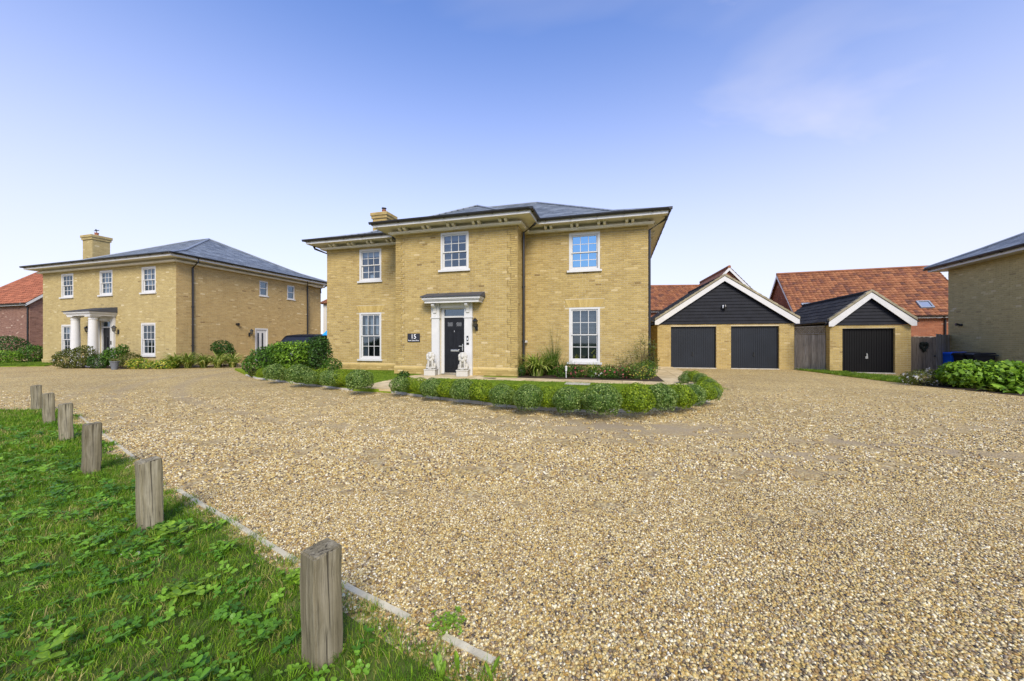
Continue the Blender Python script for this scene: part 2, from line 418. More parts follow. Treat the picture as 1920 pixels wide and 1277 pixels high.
# ------------------------------------------------------------------ helpers
def tag(o, label=None, cat=None, group=None, kind=None):
    if label: o['label'] = label
    if cat: o['category'] = cat
    if group: o['group'] = group
    if kind: o['kind'] = kind
    return o
def empty(name, loc, rz=0.0, label=None, cat=None, group=None):
    o = bpy.data.objects.new(name, None); COL.objects.link(o)
    o.location = loc; o.rotation_euler = (0, 0, rz); o.empty_display_size = 0.2
    return tag(o, label, cat, group)
def link_mesh(name, me, mat, parent=None, loc=None, rz=None):
    if mat and not me.materials:
        me.materials.append(mat if not isinstance(mat, str) else M[mat])
    o = bpy.data.objects.new(name, me); COL.objects.link(o)
    if parent: o.parent = parent
    if loc: o.location = loc
    if rz: o.rotation_euler = (0, 0, rz)
    return o
class MB:
    def __init__(s): s.v = []; s.f = []; s.t = []
    def add(s, vs, fs, tone=0.5):
        k = len(s.v); s.v.extend([tuple(p) for p in vs]); s.f.extend([tuple(i + k for i in f) for f in fs]); s.t.extend([tone] * len(fs))
    def box(s, x0, x1, y0, y1, z0, z1, tone=0.5):
        s.add([(x0, y0, z0), (x1, y0, z0), (x1, y1, z0), (x0, y1, z0), (x0, y0, z1), (x1, y0, z1), (x1, y1, z1), (x0, y1, z1)],
              [(0, 3, 2, 1), (4, 5, 6, 7), (0, 1, 5, 4), (1, 2, 6, 5), (2, 3, 7, 6), (3, 0, 4, 7)], tone)
    def pbox(s, P, a0, a1, z0, z1, o0, o1, tone=0.5):
        s.add([P(a0, z0, o0), P(a1, z0, o0), P(a1, z0, o1), P(a0, z0, o1), P(a0, z1, o0), P(a1, z1, o0), P(a1, z1, o1), P(a0, z1, o1)],
              [(0, 3, 2, 1), (4, 5, 6, 7), (0, 1, 5, 4), (1, 2, 6, 5), (2, 3, 7, 6), (3, 0, 4, 7)], tone)
    def quad(s, a, b, c, d, tone=0.5): s.add([a, b, c, d], [(0, 1, 2, 3)], tone)
    def poly(s, pts, tone=0.5): s.add(pts, [tuple(range(len(pts)))], tone)
    def prism(s, pts, off, tone=0.5):
        n = len(pts); off = Vector(off); q = [tuple(Vector(p) + off) for p in pts]
        s.add(list(pts) + q, [tuple(range(n - 1, -1, -1)), tuple(range(n, 2 * n))] + [(i, (i + 1) % n, n + (i + 1) % n, n + i) for i in range(n)], tone)
    def tube(s, pts, r, seg=8, tone=0.5, caps=True):
        pts = [Vector(p) for p in pts]; rs = r if isinstance(r, (list, tuple)) else [r] * len(pts)
        rings = []
        for i, p in enumerate(pts):
            d = (pts[min(i + 1, len(pts) - 1)] - pts[max(i - 1, 0)]).normalized()
            up = Vector((0, 0, 1)) if abs(d.z) < 0.95 else Vector((1, 0, 0))
            a = d.cross(up).normalized(); b = a.cross(d).normalized()
            rings.append([p + (a * math.cos(2 * math.pi * k / seg) + b * math.sin(2 * math.pi * k / seg)) * rs[i] for k in range(seg)])
        vs = [q for rg in rings for q in rg]; fs = []
        for i in range(len(pts) - 1):
            for k in range(seg):
                fs.append((i * seg + k, i * seg + (k + 1) % seg, (i + 1) * seg + (k + 1) % seg, (i + 1) * seg + k))
        if caps: fs += [tuple(range(seg - 1, -1, -1)), tuple(range((len(pts) - 1) * seg, len(pts) * seg))]
        s.add(vs, fs, tone)
    def lathe(s, prof, c=(0, 0, 0), seg=16, tone=0.5):
        vs = []; fs = []
        for r, z in prof:
            for k in range(seg):
                a = 2 * math.pi * k / seg
                vs.append((c[0] + r * math.cos(a), c[1] + r * math.sin(a), c[2] + z))
        for i in range(len(prof) - 1):
            for k in range(seg):
                fs.append((i * seg + k, i * seg + (k + 1) % seg, (i + 1) * seg + (k + 1) % seg, (i + 1) * seg + k))
        fs += [tuple(range(seg - 1, -1, -1)), tuple(range((len(prof) - 1) * seg, len(prof) * seg))]
        s.add(vs, fs, tone)
    def mesh(s, name):
        me = bpy.data.meshes.new(name); me.from_pydata(s.v, [], s.f)
        at = me.attributes.new('tone', 'FLOAT', 'FACE'); at.data.foreach_set('value', np.array(s.t, dtype=np.float32))
        return me
    def build(s, name, mat, parent=None, kind=None, smooth=False, loc=None, rz=None, bevel=0):
        me = s.mesh(name)
        if smooth: me.polygons.foreach_set('use_smooth', [True] * len(me.polygons))
        o = link_mesh(name, me, M[mat] if isinstance(mat, str) else mat, parent, loc, rz)
        if kind: o['kind'] = kind
        if bevel:
            b = o.modifiers.new('bevel', 'BEVEL'); b.width = bevel; b.segments = 2; b.limit_method = 'ANGLE'; b.angle_limit = R(40)
        return o
def one(name, mat, parent, f, **k):
    mb = MB(); f(mb); return mb.build(name, mat, parent, **k)
def gp(px, py, z=0.0):
    """point of the ground (height z) that the survey photo shows at px, py"""
    Y = FPX * (CAMZ - z) / (py - HY)
    return Vector(((px - CX) / FPX * Y, Y, z))
def copy_tree(o, parent=None):
    c = o.copy(); COL.objects.link(c)
    if parent: c.parent = parent
    for ch in list(o.children): copy_tree(ch, c)
    return c
def in_poly(x, y, poly):
    c = False; n = len(poly)
    for i in range(n):
        x1, y1 = poly[i][0], poly[i][1]; x2, y2 = poly[(i + 1) % n][0], poly[(i + 1) % n][1]
        if (y1 > y) != (y2 > y) and x < (x2 - x1) * (y - y1) / (y2 - y1) + x1: c = not c
    return c

# -------- faces of a building: P(s, z, out) -> local point
def front(y0): return lambda s, z, o: (s, y0 - o, z)
def rightside(x0): return lambda s, z, o: (x0 + o, s, z)
def leftside(x0): return lambda s, z, o: (x0 - o, s, z)

def wall_face(mb, P, s0, s1, z0, z1, holes, depth=0.11):
    ss = sorted({s0, s1, *[h[0] for h in holes], *[h[1] for h in holes]})
    zs = sorted({z0, z1, *[h[2] for h in holes], *[h[3] for h in holes]})
    for i in range(len(ss) - 1):
        for j in range(len(zs) - 1):
            cs, cz = (ss[i] + ss[i + 1]) / 2, (zs[j] + zs[j + 1]) / 2
            if any(h[0] < cs < h[1] and h[2] < cz < h[3] for h in holes): continue
            mb.quad(P(ss[i], zs[j], 0), P(ss[i + 1], zs[j], 0), P(ss[i + 1], zs[j + 1], 0), P(ss[i], zs[j + 1], 0))
    for a, b, c, d in holes:
        for q in (((a, c), (a, d)), ((b, c), (b, d)), ((a, c), (b, c)), ((a, d), (b, d))):
            (p0, p1) = q
            mb.quad(P(*p0, 0), P(*p1, 0), P(*p1, -depth), P(*p0, -depth))

BL, BH, JT = 0.215, 0.065, 0.010
def brick_list(P, s0, s1, z0, z1, holes, quoin=None, seed=1, proud=0.007, endpad=0.0):
    """stretcher bond bricks (P, a0, a1, c0, c1, out, tone) cut at openings"""
    rg = random.Random(seed); out = []
    rows = int((z1 - z0) / (BH + JT)) + 1
    for r in range(rows):
        c0 = z0 + r * (BH + JT) + JT; c1 = min(c0 + BH, z1)
        if c1 - c0 < 0.02: continue
        x = s0 - (0.1125 if r % 2 else 0.0)
        while x < s1:
            a0, a1 = max(x, s0 - endpad), min(x + BL, s1 + endpad); x += BL + JT
            if a1 - a0 < 0.03: continue
            segs = [(a0, a1)]
            for h in holes:
                if c1 > h[2] + 0.004 and c0 < h[3] - 0.004:
                    ns = []
                    for (p, q) in segs:
                        if q <= h[0] or p >= h[1]: ns.append((p, q)); continue
                        if p < h[0] - 0.02: ns.append((p, h[0]))
                        if q > h[1] + 0.02: ns.append((h[1], q))
                    segs = ns
            if quoin:
                k = ((r + 1) // 3) % 2; w = 0.36 if k else 0.245
                for e, sg in quoin:
                    b = e + sg * w; ns = []
                    for (p, q) in segs:
                        if p + .004 < b < q - .004: ns += [(p, b - .0065), (b + .0065, q)]
                        else: ns.append((p, q))
                    segs = ns
            for p, q in segs:
                po = proud + rg.uniform(-0.002, 0.003)
                if quoin:
                    k = ((r + 1) // 3) % 2
                    w = 0.36 if k else 0.245
                    for e, sg in quoin:
                        b = e + sg * w
                        lo, hi = min(e, b), max(e, b)
                        mid = (p + q) / 2
                        if lo <= mid <= hi: po += 0.009
                if q - p < 0.02: continue
                t = rg.gauss(0.46, 0.135)
                u = rg.random()
                if u < 0.012: t = rg.uniform(0.0, 0.15)
                elif u > 0.975: t = rg.uniform(0.85, 1.0)
                out.append((P, p, q, c0, c1, po, min(1, max(0, t))))
    return out
def brick_to(mb, b):
    P, a0, a1, c0, c1, o, t = b
    mb.add([P(a0, c0, 0), P(a1, c0, 0), P(a1, c1, 0), P(a0, c1, 0), P(a0 + .002, c0 + .002, o), P(a1 - .002, c0 + .002, o), P(a1 - .002, c1 - .002, o), P(a0 + .002, c1 - .002, o)],
           [(4, 5, 6, 7), (0, 1, 5, 4), (1, 2, 6, 5), (2, 3, 7, 6), (3, 0, 4, 7)], t)
BRICK_MESH = {}
def lay_bricks(wall, root, bricks, mat, n_single=0):
    """n_single whole bricks nearest the camera become objects of their own, the rest one joined part"""
    mw = Matrix.Translation(root.location) @ Matrix.Rotation(root.rotation_euler.z, 4, 'Z')
    single = set()
    if n_single:
        cand = []
        for i, b in enumerate(bricks):
            if abs((b[2] - b[1]) - BL) < 0.002 and abs(b[4] - b[3] - BH) < 0.002:
                p = mw @ Vector(b[0]((b[1] + b[2]) / 2, (b[3] + b[4]) / 2, 0))
                cand.append((p.y if p.z > 1.0 else 99, i))
        cand.sort(); single = {i for _, i in cand[:n_single]}
    mb = MB(); 
    for i, b in enumerate(bricks):
        if i not in single: brick_to(mb, b); continue
        P, a0, a1, c0, c1, o, t = b
        k = (mat, round(t * 11))
        q0 = Vector(P(0, 0, 0)); q1 = Vector(P(1, 0, 0)) - q0; q2 = Vector(P(0, 0, 1)) - q0
        if k not in BRICK_MESH:
            m1 = MB(); brick_to(m1, ((lambda s, z, oo: (s, -oo, z)), -BL / 2, BL / 2, -BH / 2, BH / 2, 0.009, k[1] / 11))
            me = m1.mesh('brick'); me.materials.append(M[mat]); BRICK_MESH[k] = me
        o_ = link_mesh('brick', BRICK_MESH[k], None, wall)
        c = Vector(P((a0 + a1) / 2, (c0 + c1) / 2, 0)) + q2 * (o - 0.009)
        o_.matrix_local = Matrix.Translation(c) @ Matrix(((q1.x, -q2.x, 0, 0), (q1.y, -q2.y, 0, 0), (0, 0, 1, 0), (0, 0, 0, 1)))
    o = mb.build('brick', mat, wall, kind='stuff')
    return o

def tiles_on(plane_o, u, v, poly, w, g, th, seed, profile='flat', lap=0.05, tone=None):
    """list of tiles (verts, faces, tone) on a sloping plane; poly = convex outline in (s, t)"""
    rg = random.Random(seed); n = u.cross(v).normalized(); out = []
    if n.z < 0: n = -n
    tmax = max(p[1] for p in poly)
    def span(t):
        xs = []
        for i in range(len(poly)):
            (a, b), (c, d) = poly[i], poly[(i + 1) % len(poly)]
            if (b - t) * (d - t) <= 0 and abs(d - b) > 1e-9: xs.append(a + (c - a) * (t - b) / (d - b))
        return (min(xs), max(xs)) if len(xs) > 1 else None
    t = 0.0; r = 0
    while t < tmax - 0.04:
        t1 = min(t + g + lap, tmax); sp = span(min(t + g * 0.5, tmax - 1e-3)); 
        if sp:
            s = sp[0] - (w / 2 if r % 2 and profile == 'flat' else 0)
            while s < sp[1]:
                a, b = max(s, sp[0]), min(s + w - 0.004, sp[1]); s += w
                if b - a < 0.02: continue
                tn = rg.random() if tone is None else tone(rg)
                j = rg.uniform(-0.003, 0.003)
                def Q(ss, tt, h): return tuple(plane_o + u * ss + v * tt + n * h)
                if profile == 'flat':
                    lo = th * 2 + 0.004 + j
                    vs = [Q(a, t, lo), Q(b, t, lo), Q(b, t1, th), Q(a, t1, th), Q(a, t, lo - th - 0.004), Q(b, t, lo - th - 0.004)]
                    out.append((vs, [(0, 1, 2, 3), (4, 5, 1, 0), (4, 0, 3), (1, 5, 2)], tn))
                else:
                    m = 4; vs = []; fs = []
                    for k in range(m + 1):
                        x = a + (b - a) * k / m; h = 0.045 * math.sin(math.pi * k / m * 1.0) ** 1.5
                        vs += [Q(x, t, h + 0.05 + j), Q(x, t1, h + 0.01), Q(x, t, 0.0)]
                    for k in range(m):
                        i0 = 3 * k; fs += [(i0, i0 + 3, i0 + 4, i0 + 1), (i0 + 2, i0 + 5, i0 + 3, i0)]
                    out.append((vs, fs, tn))
        t += g; r += 1
    return out
def lay_tiles(roof, tiles, name, mat, n_single=0, near=None):
    idx = set()
    if n_single:
        order = sorted(range(len(tiles)), key=lambda i: near(Vector(tiles[i][0][0]))); idx = set(order[:n_single])
    mb = MB()
    for i, (vs, fs, tn) in enumerate(tiles):
        if i in idx:
            m1 = MB(); m1.add(vs, fs, tn); m1.build(name, mat, roof)
        else: mb.add(vs, fs, tn)
    if mb.f: mb.build(name, mat, roof, kind='stuff')

def roof_ring(x0, x1, y0, y1, z0, d, pitch, planes, sides, tw, tg, seed, profile, tone, close):
    """tiles and under-boards of one band of a hip roof (d metres of plan depth); close = the planes run on to a ridge"""
    A, B, C, D = Vector((x0, y0, z0)), Vector((x1, y0, z0)), Vector((x1, y1, z0)), Vector((x0, y1, z0)); up = Vector((0, 0, 1)); L = math.hypot(d, d * pitch); tiles = []; polys = []
    for k, (o, e) in {'F': (A, B), 'R': (B, C), 'B': (C, D), 'L': (D, A)}.items():
        if k not in sides: continue
        u = (e - o).normalized(); W = (e - o).length; nin = Vector((-u.y, u.x, 0)); v = (nin + up * pitch).normalized()
        pts = [(0, 0), (W, 0), (W - d, L), (d, L)] if W - 2 * d > .02 else [(0, 0), (W, 0), (W / 2, L)]
        polys.append([tuple(o + u * s + v * t - up * .02) for s, t in pts])
        if k in planes: tiles += tiles_on(o, u, v, pts, tw, tg, 0.008, seed + 'FRBL'.index(k), profile, tone=tone)
    return tiles, polys
def hip_roof(root, x0, x1, y0, y1, ze, pitch, mat, tw, tg, base_mat, name='slate', n_single=0, near=None, planes='FRLB', profile='flat', seed=3, ridge_mat='lead', tone=None, knee=None):
    h = (y1 - y0) / 2; dk, pk = knee or (0.0, pitch); zk = ze + dk * pk; zr = zk + (h - dk) * pitch; tiles = []; polys = []
    if dk:
        a, b = roof_ring(x0, x1, y0, y1, ze, dk, pk, planes, 'FRBL', tw, tg, seed, profile, tone, False); tiles += a; polys += b
    a, b = roof_ring(x0 + dk, x1 - dk, y0 + dk, y1 - dk, zk, h - dk, pitch, planes, 'FRBL', tw, tg, seed + 10, profile, tone, True); tiles += a; polys += b
    mb = MB()
    for q in polys: mb.poly(q)
    roof = mb.build('roof', base_mat, root); lay_tiles(roof, tiles, name, mat, n_single, near)
    E, F = Vector((x0 + h, y0 + h, zr)), Vector((x1 - h, y0 + h, zr)); up = Vector((0, 0, .035)); mb = MB()
    for (cx, cy, sx, sy, T) in ((x0, y0, 1, 1, E), (x1, y0, -1, 1, F), (x1, y1, -1, -1, F), (x0, y1, 1, -1, E)):
        k = Vector((cx + sx * dk, cy + sy * dk, zk)); pts = [Vector((cx, cy, ze)) + up, k + up, T + up] if dk else [Vector((cx, cy, ze)) + up, T + up]
        mb.tube(pts, .05, 6)
    mb.tube([E + up, F + up], .055, 6); mb.build('ridge_cap', ridge_mat, roof)
    return roof, zr

def gutter_run(root, pts, z, r=0.062, brk=0.9):
    """black half-round gutter along the eaves with its brackets"""
    mb = MB()
    for i in range(len(pts) - 1):
        a, b = Vector((*pts[i], z)), Vector((*pts[i + 1], z)); d = (b - a).normalized(); nrm = Vector((d.y, -d.x, 0))
        prof = [nrm * (r * math.cos(t)) + Vector((0, 0, r * math.sin(t) * 1.15)) for t in [math.pi + k * math.pi / 6 for k in range(7)]]
        prof = prof + [nrm * r + Vector((0, 0, 0.012)), nrm * -r + Vector((0, 0, 0.012))]
        mb.prism([tuple(a - d * r + p) for p in prof], b - a + d * 2 * r)
    g = mb.build('gutter', 'black_gutter', root)
    mb = MB()
    for i in range(len(pts) - 1):
        a, b = Vector((*pts[i], z)), Vector((*pts[i + 1], z)); L = (b - a).length; d = (b - a).normalized(); nrm = Vector((d.y, -d.x, 0)); n = int(L / brk)
        for k in range(n + 1):
            c = a + d * (0.25 + k * brk)
            if (c - a).length > L: break
            q = [c + nrm * x + Vector((0, 0, y)) for x, y in ((-r, -.015), (-r * .7, -r * 1.15), (0, -r * 1.5), (r * .75, -r * 1.1), (r * 1.15, -.01))]
            mb.prism([tuple(p - d * .018) for p in q], d * .036)
    mb.build('bracket', 'black_gutter', g)
    return g
def pipe(root, pts, r=0.046, name='downpipe'):
    mb = MB(); mb.tube(pts, r, 8)
    for i in range(len(pts) - 1):
        a, b = Vector(pts[i]), Vector(pts[i + 1])
        if abs(a.x - b.x) + abs(a.y - b.y) < 0.05 and abs(a.z - b.z) > 1:
            n = int(abs(a.z - b.z) / 1.8)
            for k in range(1, n + 1):
                c = a + (b - a) * (k / (n + .5)); mb.lathe([(r * 1.35, -.03), (r * 1.35, .03)], c, 8)
    return mb.build(name, 'black_gutter', root)

def sash_window(root, P, s0, s1, z0, z1, glassm='glass', inside=None, sill=True, cols=3, split=0.5, rows=2, room=0.7):
    mb = MB(); fw = 0.075; o0, o1 = -0.10, 0.004
    mb.pbox(P, s0, s0 + fw, z0, z1, o0, o1); mb.pbox(P, s1 - fw, s1, z0, z1, o0, o1)
    mb.pbox(P, s0 + fw, s1 - fw, z1 - fw, z1, o0, o1); mb.pbox(P, s0 + fw, s1 - fw, z0, z0 + 0.05, o0, o1 - .002)
    win = mb.build('window', 'sash_white', root)
    zm = z0 + (z1 - z0) * split; st = 0.05; bar = 0.011
    for part, (a, b), off, hi in (('sash', (zm - .02, z1 - fw), -0.03, True), ('sash', (z0 + .05, zm + .02), -0.065, False)):
        mb = MB(); q0, q1 = off - .03, off; x0, x1 = s0 + fw, s1 - fw
        bot = .04 if hi else .075; top = st if hi else .04
        mb.pbox(P, x0, x0 + st, a, b, q0, q1); mb.pbox(P, x1 - st, x1, a, b, q0, q1)
        mb.pbox(P, x0 + st, x1 - st, a, a + bot, q0, q1); mb.pbox(P, x0 + st, x1 - st, b - top, b, q0, q1)
        g0, g1, h0, h1 = x0 + st, x1 - st, a + bot, b - top
        for k in range(1, cols): 
            c = g0 + (g1 - g0) * k / cols; mb.pbox(P, c - bar, c + bar, h0, h1, q0 + .003, q1 - .003)
        for k in range(1, rows):
            c = h0 + (h1 - h0) * k / rows; mb.pbox(P, g0, g1, c - bar, c + bar, q0 + .005, q1 - .005)
        mb.build(part, 'sash_white', win)
        for i in range(cols):
            for j in range(rows):
                m2 = MB(); pa = g0 + (g1 - g0) * i / cols + bar * .9; pb = g0 + (g1 - g0) * (i + 1) / cols - bar * .9
                pc = h0 + (h1 - h0) * j / rows + bar * .9; pd = h0 + (h1 - h0) * (j + 1) / rows - bar * .9
                m2.quad(P(pa, pc, off - .015), P(pb, pc, off - .015), P(pb, pd, off - .015), P(pa, pd, off - .015))
                m2.build('pane', glassm, win)
    if sill:
        one('sill', 'white_paint', win, lambda m: m.pbox(P, s0 - .07, s1 + .07, z0 - .075, z0 - .002, -.08, .075))
    interior(win, P, s0 + .02, s1 - .02, z0 + .02, z1 - .02, room)
    if inside: inside(win, P, s0, s1, z0, z1)
    return win
def interior(win, P, s0, s1, z0, z1, d):
    mb = MB(); a, b = -.12, -.12 - d
    c = [P(s0, z0, a), P(s1, z0, a), P(s1, z1, a), P(s0, z1, a), P(s0, z0, b), P(s1, z0, b), P(s1, z1, b), P(s0, z1, b)]
    mb.add(c, [(4, 5, 6, 7), (0, 1, 5, 4), (1, 2, 6, 5), (2, 3, 7, 6), (3, 0, 4, 7)])
    mb.build('room_lining', 'interior', win)
def drape(win, P, a0, a1, z0, z1, mat, off=-.17):
    mb = MB(); n = 18; pts = []
    for k in range(n + 1):
        s = a0 + (a1 - a0) * k / n; o = off + .022 * math.sin(k * 2.1) + .01 * math.sin(k * 4.7)
        pts.append((s, o))
    for k in range(n):
        (p, o), (q, r_) = pts[k], pts[k + 1]; mb.quad(P(p, z0, o), P(q, z0, r_), P(q, z1, r_), P(p, z1, o))
    mb.build('curtain', mat, win)
def in_curtains(frac=0.3, mat='curtain_white', both=True, zlow=0.0):
    def f(win, P, s0, s1, z0, z1):
        w = (s1 - s0) * frac
        drape(win, P, s0 + .06, s0 + .06 + w, z0 + zlow * (z1 - z0), z1 - .05, mat)
        if both: drape(win, P, s1 - .06 - w, s1 - .06, z0 + zlow * (z1 - z0), z1 - .05, mat)
    return f
def in_blind(frac, mat='curtain_white', extra=None):
    def f(win, P, s0, s1, z0, z1):
        one('blind', mat, win, lambda m: m.pbox(P, s0 + .05, s1 - .05, z1 - frac * (z1 - z0), z1 - .04, -.16, -.15))
        if extra: extra(win, P, s0, s1, z0, z1)
    return f
def in_slats(frac):
    def f(win, P, s0, s1, z0, z1):
        mb = MB(); z = z1 - .07
        while z > z1 - frac * (z1 - z0):
            mb.add([P(s0 + .06, z, -.15), P(s1 - .06, z, -.15), P(s1 - .06, z + .022, -.19), P(s0 + .06, z + .022, -.19)], [(0, 1, 2, 3)]); z -= .048
        mb.pbox(P, s0 + .06, s1 - .06, z - .05, z, -.19, -.14)
        b = mb.build('blind', 'blind_grey', win); b['kind'] = 'stuff'
    return f

def lantern(loc, rz, label, arm=0.18, s=1.0, group=None):
    """black carriage lamp on a wall; wall lies at local y = 0, the lamp sticks out towards -y"""
    t = empty('wall_lamp', loc, rz, label, 'wall lamp', group)
    def bp(m):
        m.box(-.045 * s, .045 * s, -.03 * s, -.009, -.13 * s, .10 * s)
        m.tube([(0, -.03 * s, -.07 * s), (0, -.10 * s, -.12 * s), (0, -arm * s, -.06 * s), (0, -arm * s, -.01 * s)], .013 * s, 6)
    one('wall_bracket', 'iron_black', t, bp)
    def cage(m):
        m.lathe([(.05 * s, -.01 * s), (.055 * s, .02 * s)], (0, -arm * s, 0), 6)
        for k in range(6):
            a = k * math.pi / 3
            m.tube([(.055 * s * math.cos(a), -arm * s + .055 * s * math.sin(a), .02 * s), (.085 * s * math.cos(a), -arm * s + .085 * s * math.sin(a), .2 * s)], .007 * s, 4)
        m.lathe([(.115 * s, .19 * s), (.105 * s, .215 * s), (.06 * s, .275 * s), (.03 * s, .29 * s), (.012 * s, .33 * s)], (0, -arm * s, 0), 6)
    one('cage', 'iron_black', t, cage)
    one('lamp_glass', 'glass_frost', t, lambda m: m.lathe([(.05 * s, .02 * s), (.078 * s, .19 * s)], (0, -arm * s, 0), 6))
    return t

# ------------------------------------------------------------------ foliage
def leaf_mesh(name, pts, nrm, size, tone, aspect=0.5, seed=0, fold=0.0):
    """many small pointed leaves, one quad each; pts/nrm (n,3) arrays"""
    r = np.random.default_rng(seed); n = len(pts)
    nrm = nrm / (np.linalg.norm(nrm, axis=1, keepdims=True) + 1e-9)
    a = r.normal(size=(n, 3)); t = np.cross(nrm, a); t /= np.linalg.norm(t, axis=1, keepdims=True) + 1e-9
    b = np.cross(nrm, t); s = (size * r.uniform(0.6, 1.35, n))[:, None]; w = s * aspect
    v = np.empty((n, 4, 3)); v[:, 0] = pts - t * s * .5; v[:, 1] = pts + b * w * .5 + nrm * fold * s; v[:, 2] = pts + t * s * .5; v[:, 3] = pts - b * w * .5 + nrm * fold * s
    return quads_mesh(name, v, tone)
def quads_mesh(name, v, tone):
    n = len(v); me = bpy.data.meshes.new(name)
    me.vertices.add(n * 4); me.vertices.foreach_set('co', np.ascontiguousarray(v, dtype=np.float32).ravel())
    me.loops.add(n * 4); me.loops.foreach_set('vertex_index', np.arange(n * 4, dtype=np.int32))
    me.polygons.add(n); me.polygons.foreach_set('loop_start', np.arange(0, n * 4, 4, dtype=np.int32))
    try: me.polygons.foreach_set('loop_total', np.full(n, 4, dtype=np.int32))
    except Exception: pass
    at = me.attributes.new('tone', 'FLOAT', 'FACE'); at.data.foreach_set('value', np.asarray(tone, dtype=np.float32))
    me.update(calc_edges=True)
    return me
def blob_points(blobs, n, seed, shell=0.35, bottom=-0.9):
    """points near the surface of a union of ellipsoids (cx,cy,cz,rx,ry,rz) with outward normals"""
    r = np.random.default_rng(seed); B = np.array(blobs, float); area = (B[:, 3] * B[:, 5]); k = r.choice(len(B), n * 2, p=area / area.sum())
    d = r.normal(size=(n * 2, 3)); d /= np.linalg.norm(d, axis=1, keepdims=True); rad = 1 - np.abs(r.normal(0, shell * .5, n * 2)) + r.normal(0, .035, n * 2)
    p = B[k, :3] + d * B[k, 3:] * rad[:, None]
    keep = p[:, 2] > 0.01
    for i, bl in enumerate(B):
        q = (p - bl[:3]) / bl[3:]; keep &= ~((np.linalg.norm(q, axis=1) < 0.62) & (k != i))
    p, d, k = p[keep][:n], d[keep][:n], k[keep][:n]
    return p, d / B[k, 3:] , k
def leaf_shrub(name, loc, blobs, n, size, mat, label, cat='shrub', group=None, aspect=.5, shell=.4, seed=1, stems=6, spread=.8, flowers=None, rz=0, clump=0.25):
    r = np.random.default_rng(seed)
    p, d, k = blob_points(blobs, n, seed, shell)
    tone = np.clip(r.normal(.45, .22, len(p)) + (np.sin(p[:, 0] * 9 + seed) * np.sin(p[:, 1] * 8) * np.sin(p[:, 2] * 10 + 1)) * clump, 0, 1)
    nr = d / (np.linalg.norm(d, axis=1, keepdims=True) + 1e-9) + r.normal(0, spread, d.shape); nr[:, 2] += .35
    root = empty(name, loc, rz, label, cat, group)
    fo = link_mesh('foliage', leaf_mesh('foliage', p, nr, size, tone, aspect, seed, .12), M[mat], root); fo['kind'] = 'stuff'
    mb = MB(); rg = random.Random(seed)
    for b in blobs:
        for _ in range(max(1, stems // len(blobs))):
            a = rg.uniform(0, 6.28); q = rg.uniform(.2, .75)
            tip = (b[0] + b[3] * q * math.cos(a), b[1] + b[4] * q * math.sin(a), b[2] + b[5] * rg.uniform(.2, .8))
            mid = ((b[0] + tip[0]) / 2, (b[1] + tip[1]) / 2, tip[2] * .45)
            mb.tube([(b[0] * .8 + rg.uniform(-.05, .05), b[1] * .8 + rg.uniform(-.05, .05), 0), mid, tip], [.014, .009, .004], 5)
    st = mb.build('stem', 'twig', root); st['kind'] = 'stuff'
    if flowers:
        fm, fn, fs = flowers
        i = r.choice(len(p), fn, replace=False); pp = p[i] * 1.0; dn = d[i] / (np.linalg.norm(d[i], axis=1, keepdims=True))
        pp = pp + dn * .02
        vs = []; tn = []
        P2 = np.repeat(pp, 5, axis=0) + r.normal(0, fs * .35, (fn * 5, 3)); N2 = np.repeat(dn, 5, axis=0) + r.normal(0, .5, (fn * 5, 3)); N2[:, 2] += .6
        f2 = link_mesh('flower', leaf_mesh('flower', P2, N2, fs, r.uniform(0, 1, fn * 5), .8, seed + 5), M[fm], root); f2['kind'] = 'stuff'
    return root
def strap_verts(n, length, width, seed, droop=1.0, upright=.5, base=.06, segs=4):
    """arching strap leaves from a clump: returns quads"""
    rg = random.Random(seed); V = []; T = []
    for _ in range(n):
        a = rg.uniform(0, 6.28); L = length * rg.uniform(.6, 1.15); w = width * rg.uniform(.7, 1.2); e = upright + rg.uniform(-.25, .35)
        ca, sa = math.cos(a), math.sin(a); x = rg.uniform(0, base); z = 0.0; th = min(1.5, max(.3, e + .6)); prev = None; t = rg.random()
        bx, by = ca * x + rg.uniform(-base, base), sa * x + rg.uniform(-base, base); h = 0; zz = 0
        for k in range(segs + 1):
            ww = w * (1 - (k / segs) ** 2 * .92) * .5
            c = (bx + ca * h, by + sa * h, zz)
            cur = ((c[0] - sa * ww, c[1] + ca * ww, c[2]), (c[0] + sa * ww, c[1] - ca * ww, c[2]))
            if prev: V.append([prev[0], prev[1], cur[1], cur[0]]); T.append(t)
            prev = cur; h += math.cos(th) * L / segs; zz += math.sin(th) * L / segs; th -= droop * rg.uniform(.35, .6)
    v = np.array(V); v[:, :, 2] = np.maximum(v[:, :, 2], .005)
    return v, np.array(T)
def strap_plant(name, loc, n, length, width, mat, label, cat='plant', group=None, droop=1.0, upright=.5, base=.06, seed=1):
    v, t = strap_verts(n, length, width, seed, droop, upright, base)
    o = link_mesh(name, quads_mesh(name, v, t), M[mat], None, loc); return tag(o, label, cat, group)

